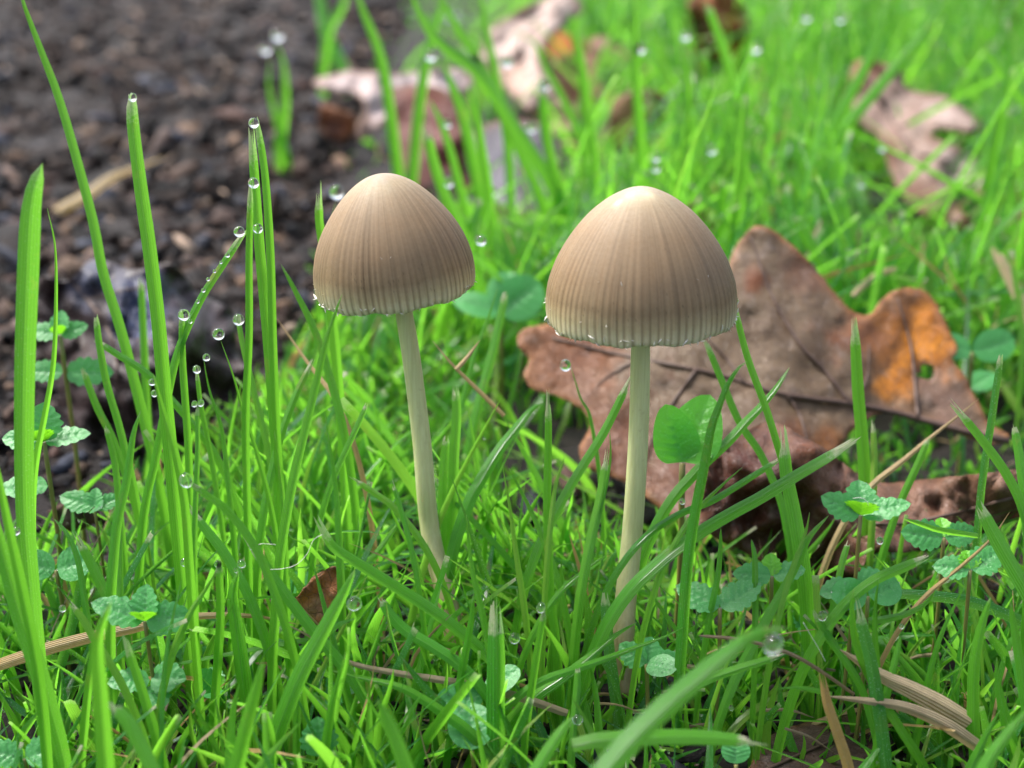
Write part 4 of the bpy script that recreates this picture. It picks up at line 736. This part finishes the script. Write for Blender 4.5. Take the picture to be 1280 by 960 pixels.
fleaf('dark red upright leaf behind the left cap', [(486, 114), (520, 106), (560, 116), (577, 150), (582, 200), (590, 250), (562, 266), (522, 236), (496, 192)], lambda a, b_: 44 - (b_ - 110) * .02, [(.30, .05, .03), (530, 120, 25, (.45, .12, .07)), (550, 240, 30, (.06, .018, .014))], [([(520, 110), (540, 180), (560, 260)], 4)], step=8, thick=.08)
fleaf('large pale curled leaf at the top between the caps', mat=M_PALE, outline= [(600, 72), (612, 40), (636, 20), (668, 4), (706, -8), (730, 10), (704, 34), (684, 52), (676, 80), (692, 110), (722, 142), (704, 178), (672, 152), (640, 118), (614, 94)], Yf=lambda a, b_: 60 - (b_ - 20) * .06, cols=[(.98, .82, .72), (700, 150, 35, (.55, .33, .27)), (640, 100, 25, (.85, .62, .5))], veins=[([(700, 10), (650, 60), (690, 150)], 4)], step=8, thick=.1, wav=.7)
fleaf('rosy brown leaf standing behind the pale curled one', [(676, 52), (700, 38), (722, 50), (760, 46), (780, 62), (750, 96), (764, 140), (735, 196), (704, 188), (684, 130)], lambda a, b_: 63 - (b_ - 20) * .05, [(.90, .50, .36), (704, 48, 22, (1.6, .55, .04)), (765, 60, 18, (.60, .44, .38)), (710, 75, 16, (.22, .08, .03))], step=8, thick=.1, wav=.7)
fleaf('orange brown leaf standing in the grass at the top edge', [(858, 6), (876, -14), (916, -12), (934, 24), (932, 64), (918, 88), (892, 72), (874, 100), (862, 56)], lambda a, b_: 62, [(1.1, .52, .24), (915, 50, 25, (1.2, .42, .08)), (870, 30, 20, (.50, .34, .24))], step=8, thick=.1, wav=.8)
fleaf('pale tan leaf scrap in the grass above the right cap', [(768, 124), (792, 114), (834, 122), (828, 150), (806, 158), (794, 192), (768, 184), (762, 150)], lambda a, b_: 45, [(1.2, .85, .55), (820, 130, 15, (.68, .50, .42))], step=8, thick=.08)
fleaf('small rusty leaf tip peeping behind the right cap', [(836, 243), (860, 248), (888, 276), (892, 300), (862, 296), (838, 270)], lambda a, b_: 29, [(.28, .09, .03)], step=7, thick=.05)
fleaf('dark slate blue leaf in the grass between the caps', [(588, 166), (636, 150), (688, 162), (702, 204), (690, 254), (650, 272), (606, 246)], lambda a, b_: 40 - (b_ - 150) * .03, [(.035, .035, .065), (640, 220, 40, (.05, .05, .09))], step=9, mat=M_WET, thick=.08)
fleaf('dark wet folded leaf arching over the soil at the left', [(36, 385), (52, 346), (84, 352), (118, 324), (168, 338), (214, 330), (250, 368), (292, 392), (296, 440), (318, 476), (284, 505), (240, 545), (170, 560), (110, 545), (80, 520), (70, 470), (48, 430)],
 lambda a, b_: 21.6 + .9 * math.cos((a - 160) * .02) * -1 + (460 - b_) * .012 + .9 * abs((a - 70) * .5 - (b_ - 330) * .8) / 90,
 [(.035, .020, .022), (110, 345, 34, (.07, .09, .15)), (180, 385, 48, (.05, .075, .16)), (90, 440, 30, (.035, .016, .014)), (190, 520, 70, (.016, .010, .010)), (235, 365, 25, (.08, .06, .07))],  # blue-grey patches: the sky's sheen on the wet leaf, put into its colour
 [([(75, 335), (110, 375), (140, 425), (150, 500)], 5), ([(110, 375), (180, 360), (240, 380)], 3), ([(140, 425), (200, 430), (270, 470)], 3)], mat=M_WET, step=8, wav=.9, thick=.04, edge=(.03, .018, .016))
fleaf('small orange brown leaf low in the grass left of the left stem', [(370, 748), (396, 718), (424, 710), (430, 742), (416, 766), (396, 782), (374, 768)], lambda a, b_: 13.6, [(1.0, .46, .16), (398, 758, 14, (.85, .50, .34))], step=6, thick=.02, wav=.3)
fleaf('dark brown leaf lying at the bottom right edge', [(936, 966), (955, 926), (1000, 906), (1050, 896), (1112, 902), (1098, 940), (1060, 985), (1000, 990)], lambda a, b_: Yg(b_) * .985, [(.11, .07, .06), (1020, 930, 40, (.16, .11, .10))], [([(940, 970), (1030, 930), (1105, 905)], 4)], step=8, thick=.02, wav=.1)
fleaf('greyish brown leaf at the top right corner', [(1238, 8), (1256, -20), (1300, -20), (1300, 30), (1270, 48), (1246, 36)], lambda a, b_: 68, [(.34, .25, .25), (1250, 30, 20, (.10, .07, .07))], step=9, thick=.1)
fleaf('pale flat leaf scrap on the soil at the lower left', [(60, 640), (90, 622), (118, 630), (120, 652), (86, 664)], lambda a, b_: 17, [(.16, .12, .10)], step=7, thick=.03)

# ------------------------------------------------------------------ small weeds
def weed_leaf_geo(L, W, cren, cup=.25, curl=.3, nu=22, nv=11, shape='ovate'):
    u = np.linspace(0, 1, nu)[:, None]; v = np.linspace(-1, 1, nv)[None]
    if shape == 'heart': wd = np.sin(np.clip(u, 0, 1) ** .62 * math.pi) ** .55 * (1 + .12 * u); dy = np.where(u > .8, 1, 1) * (.10 * np.abs(v) ** 1.2 * soft(u, .5, 1)) * L
    elif shape == 'round': wd = np.sqrt(np.clip(1 - (2 * u - 1) ** 2, 0, 1)); dy = 0
    else: wd = np.clip(np.sin(math.pi * u ** .85), 0, 1) ** .62 * (1 - .15 * u) ; dy = 0
    edge = 1 + cren * np.abs(np.sin(u * math.pi * 5.2)) * np.abs(v) ** 4 - cren * .5 * np.abs(v) ** 4
    x = u * L + dy + 0 * v; y = v * wd * W / 2 * edge
    lat = np.abs(np.sin((u * 6.0 - np.abs(v) * 1.3) * math.pi))
    z = cup * np.abs(v) ** 1.6 * W / 2 * wd - curl * (u ** 2) * L * .5 + .065 * W * lat * (1 - np.abs(v) ** 3) * np.sin(math.pi * u) - .05 * W * (np.abs(v) < .12) * np.sin(math.pi * u)
    V = np.stack([x, y, z], -1); idx = np.arange(nu * nv).reshape(nu, nv); Q = np.stack([idx[:-1, :-1], idx[1:, :-1], idx[1:, 1:], idx[:-1, 1:]], -1).reshape(-1, 4)
    vein = np.clip(1 - lat * 3, 0, 1) * .7 + (np.abs(v) < .12); A = np.zeros((nu, nv, 4)); A[..., 0] = np.clip(vein, 0, 1); A[..., 3] = 1
    return V.reshape(-1, 3), Q, A.reshape(-1, 4)
def weed(label, px, py, Y, leaves, cat='weed', name='small_weed', stem=True, group='small leafy weeds in the grass', sr=2.6, dew=True, lean=0.):
    Y = min(Y, Yg(py) * .97); p0 = P(px, py, Y); k = depth(py, Y) / F; zb = float(gz(p0[0], p0[1])) - .05
    base = np.array([p0[0] + lean, p0[1], zb]); o = empty(name, base, label, cat, group); dv_, df_ = [], []
    for lf in leaves:
        az, pit, L, W = lf[:4]; jj = R.uniform(.85, 1.12); L *= k * jj; W *= k * jj * R.uniform(.9, 1.08); pit += R.uniform(-8, 8); opt = lf[4] if len(lf) > 4 else ''; dz = (lf[5] if len(lf) > 5 else 0) * k
        shape = 'heart' if 'h' in opt else 'round' if 'r' in opt else 'ovate'
        V, Q, A = weed_leaf_geo(L, W, 0 if shape != 'ovate' else .22, cup=.30 if 'c' in opt else .15, curl=R.uniform(.0, .35) if 'h' not in opt else 0, shape=shape)
        m = Matrix.Rotation(math.radians(az), 3, 'Z') @ Matrix.Rotation(-math.radians(pit), 3, 'Y') @ Matrix.Rotation(math.radians(R.uniform(-20, 20) + 44 * math.cos(math.radians(az))), 3, 'X'); m = np.array(m)
        V = V @ m.T + (p0 - base) + np.array([m[0, 0], m[1, 0], 0]) * sr * k * .6 + np.array([0, 0, -dz])
        lo = obj('leaf', mesh('leaf', V, Q, {'lc': A}), M_WEEDY if 'y' in opt else M_CLOV if 'h' in opt else M_WEED, o)
        if dew:
            for q in V[G.choice(len(V), 14)]:
                if L > .25: r = G.uniform(.004, .009); oo = len(dv_); dv_ += (IV * r + q + m[:, 2] * .008).tolist(); df_ += (IF + oo).tolist()
    if dv_: tag(obj('dew', mesh('dew', dv_, df_), M_WATER, o), kind='stuff')
    if stem and p0[2] - zb > .1:
        sp = catmull([p0 - base + (0, 0, -.01), (p0 - base) * .5 + (.03, 0, 0), (0, 0, 0)], 12); Vt, Ft = tube_geo(sp, sr * k, 8); obj('stem', mesh('stem', Vt, Ft), M_STEM, o)
    return o
ROS = lambda s, a=0: [(a, 12, 58 * s, 44 * s), (180 + a, 18, 62 * s, 44 * s), (90 + a, 58, 44 * s, 42 * s, 'c'), (272 + a, 62, 30 * s, 32 * s, 'yc')]
weed('left crenate leaved weed in focus above the straw', 181, 776, 12.7, ROS(1.12) + [(200, 8, 52, 42, '', 85), (300, -4, 48, 42, '', 92), (-20, 10, 46, 38, '', 80)])
weed('right crenate leaved weed in focus before the crinkled leaf', 1076, 644, 13.2, [(-2, 10, 62, 38), (172, 20, 62, 44), (84, 55, 46, 46, 'c'), (255, 66, 36, 42, 'yc'), (12, 0, 60, 50, '', 95), (190, 0, 50, 42, '', 100)], lean=-.05)
weed('blurred weed with opposite leaves before the dark wet leaf', 75, 418, 17.5, [(5, 15, 40, 26), (180, 12, 38, 26), (90, 60, 32, 28, 'c'), (270, 50, 22, 22, 'yc'), (4, 6, 55, 34, '', 50), (184, 6, 45, 30, '', 50)], sr=3)
weed('weed with a cupped pale crown at the left edge beside the broad blade', 55, 552, 15, [(10, 12, 56, 38), (186, 8, 56, 40), (90, 64, 46, 44, 'c'), (268, 62, 30, 34, 'yc'), (200, 5, 60, 44, '', 60)], sr=3)
weed('low weed among the grass left of the cupped blade', 118, 634, 15, [(20, 14, 38, 26), (170, 20, 42, 28), (90, 60, 28, 26, 'c'), (300, 30, 34, 26)], sr=2)
weed('large soft focus leaf pair at the left edge of the grass', 70, 712, 14.4, [(0, 18, 48, 44, 'r'), (180, 14, 48, 40, 'r')])
weed('dewy weed leaf pair in the bottom left corner', 30, 948, 12, [(10, 20, 62, 48), (180, 12, 60, 44)])
weed('single round crenate leaf at the bottom left of centre', 400, 946, 11.9, [(100, 58, 50, 52)])
weed('round leaved seedling beside the torn dark blade', 606, 866, 12.5, [(12, 30, 58, 44, 'r'), (184, 6, 30, 26, 'r'), (200, 4, 56, 34, 'r')])
weed('broad dull leaf under the torn dark blade', 590, 938, 12, [(95, 42, 58, 56, 'r')])
weed('seedling with three leaves right of the foot of the right stem', 808, 830, 13, [(70, 40, 34, 34), (150, 30, 40, 30), (5, 14, 42, 26), (-40, 10, 44, 34, 'r')])
weed('small round leaf in the bottom right of centre', 920, 955, 11.9, [(90, 58, 32, 38, 'r')])
weed('leafy weed low right of the right crenate weed', 1180, 672, 14.2, [(8, 12, 44, 34), (180, 14, 54, 42), (88, 50, 28, 26, 'yc')])
weed('second leafy weed below it at the right edge', 1213, 712, 13.4, [(20, 18, 44, 36), (170, 10, 40, 34), (90, 46, 24, 26, 'yc')])
weed('pale round leaf close under the right crenate weed', 1085, 745, 13, [(20, 16, 46, 44, 'r'), (190, 10, 50, 40, 'r')])
weed('blurred bluish leaf pair between the caps', 625, 392, 23, [(175, 20, 62, 44, 'r'), (10, 40, 56, 52, 'r'), (70, 50, 60, 48, 'r')], sr=3)
weed('blurred teal leaves behind the tip of the oak leaf', 1215, 440, 21, [(10, 14, 50, 36, 'r'), (178, 10, 46, 34, 'r'), (30, 18, 56, 40, '', 50)], sr=3)
weed('bright clover leaf with a notched top right of the right stem', 853, 578, 14.9, [(128, 62, 76, 62, 'h'), (52, 58, 76, 62, 'h'), (90, 24, 54, 50, 'h')], name='clover', cat='clover', sr=4, dew=False)
weed('low weed behind the yellow tipped blade at centre right', 965, 720, 13.8, [(0, 16, 44, 32), (180, 10, 48, 34), (90, 50, 26, 24, 'y')])
weed('dull leaf in the lower grass near the brown stalk', 900, 760, 13.3, [(150, 22, 58, 40), (20, 20, 56, 40)])
for i in range(7):
    py = R.uniform(660, 930); px = R.uniform(30, 1260); s = R.uniform(.5, .9)
    weed('little dull green seedling low among the grass roots', px, py, Yg(py) * R.uniform(.93, .965), ROS(s, R.uniform(0, 360))[:R.choice([2, 3, 4])], group='little seedlings low in the grass', dew=False)
for i in range(26):
    py = R.uniform(40, 420); px = R.uniform(720, 1270); Y = Yg(py) * .93
    if 640 < px < 1230 and py > 270: px = R.uniform(1200, 1280)
    whr = 'above the oak leaf' if px > 930 else 'above and beside the right cap'; far = 'near the top edge' if py < 150 else 'halfway back'
    weed('blurred little leafy weed %s, %s' % (far, whr), px, py, Y, ROS(R.uniform(.5, .9) * 16 / Y * 1.6, R.uniform(0, 360)), group='blurred weeds %s %s' % (far, whr), dew=False, sr=1.2)

# fine white threads near the frayed blades
def thread(label, pts, Y):
    q = np.array([P(a, b_, Y) for a, b_ in catmull(pts, 24)]); V, Fq = tube_geo(q - q[0], .0028, 5)
    tag(obj('plant_fibre', mesh('plant_fibre', V, Fq), M_WHITE, None, q[0]), label, 'fibre')
thread('long curved white thread arching between blades left of the left stem', [(337, 712), (352, 711), (370, 706), (384, 692), (392, 675), (403, 668)], 12.9)
thread('short curled white thread at the drop below the left cap', [(316, 684), (326, 680), (336, 680), (345, 681)], 12.9)
thread('tiny curled white thread on the crown of the right crenate weed', [(1066, 623), (1074, 622), (1082, 625), (1086, 632)], 12.95)
thread('stiff white hair slanting over the lower right grass', [(1004, 778), (1014, 795), (1024, 812), (1032, 827)], 12.3)
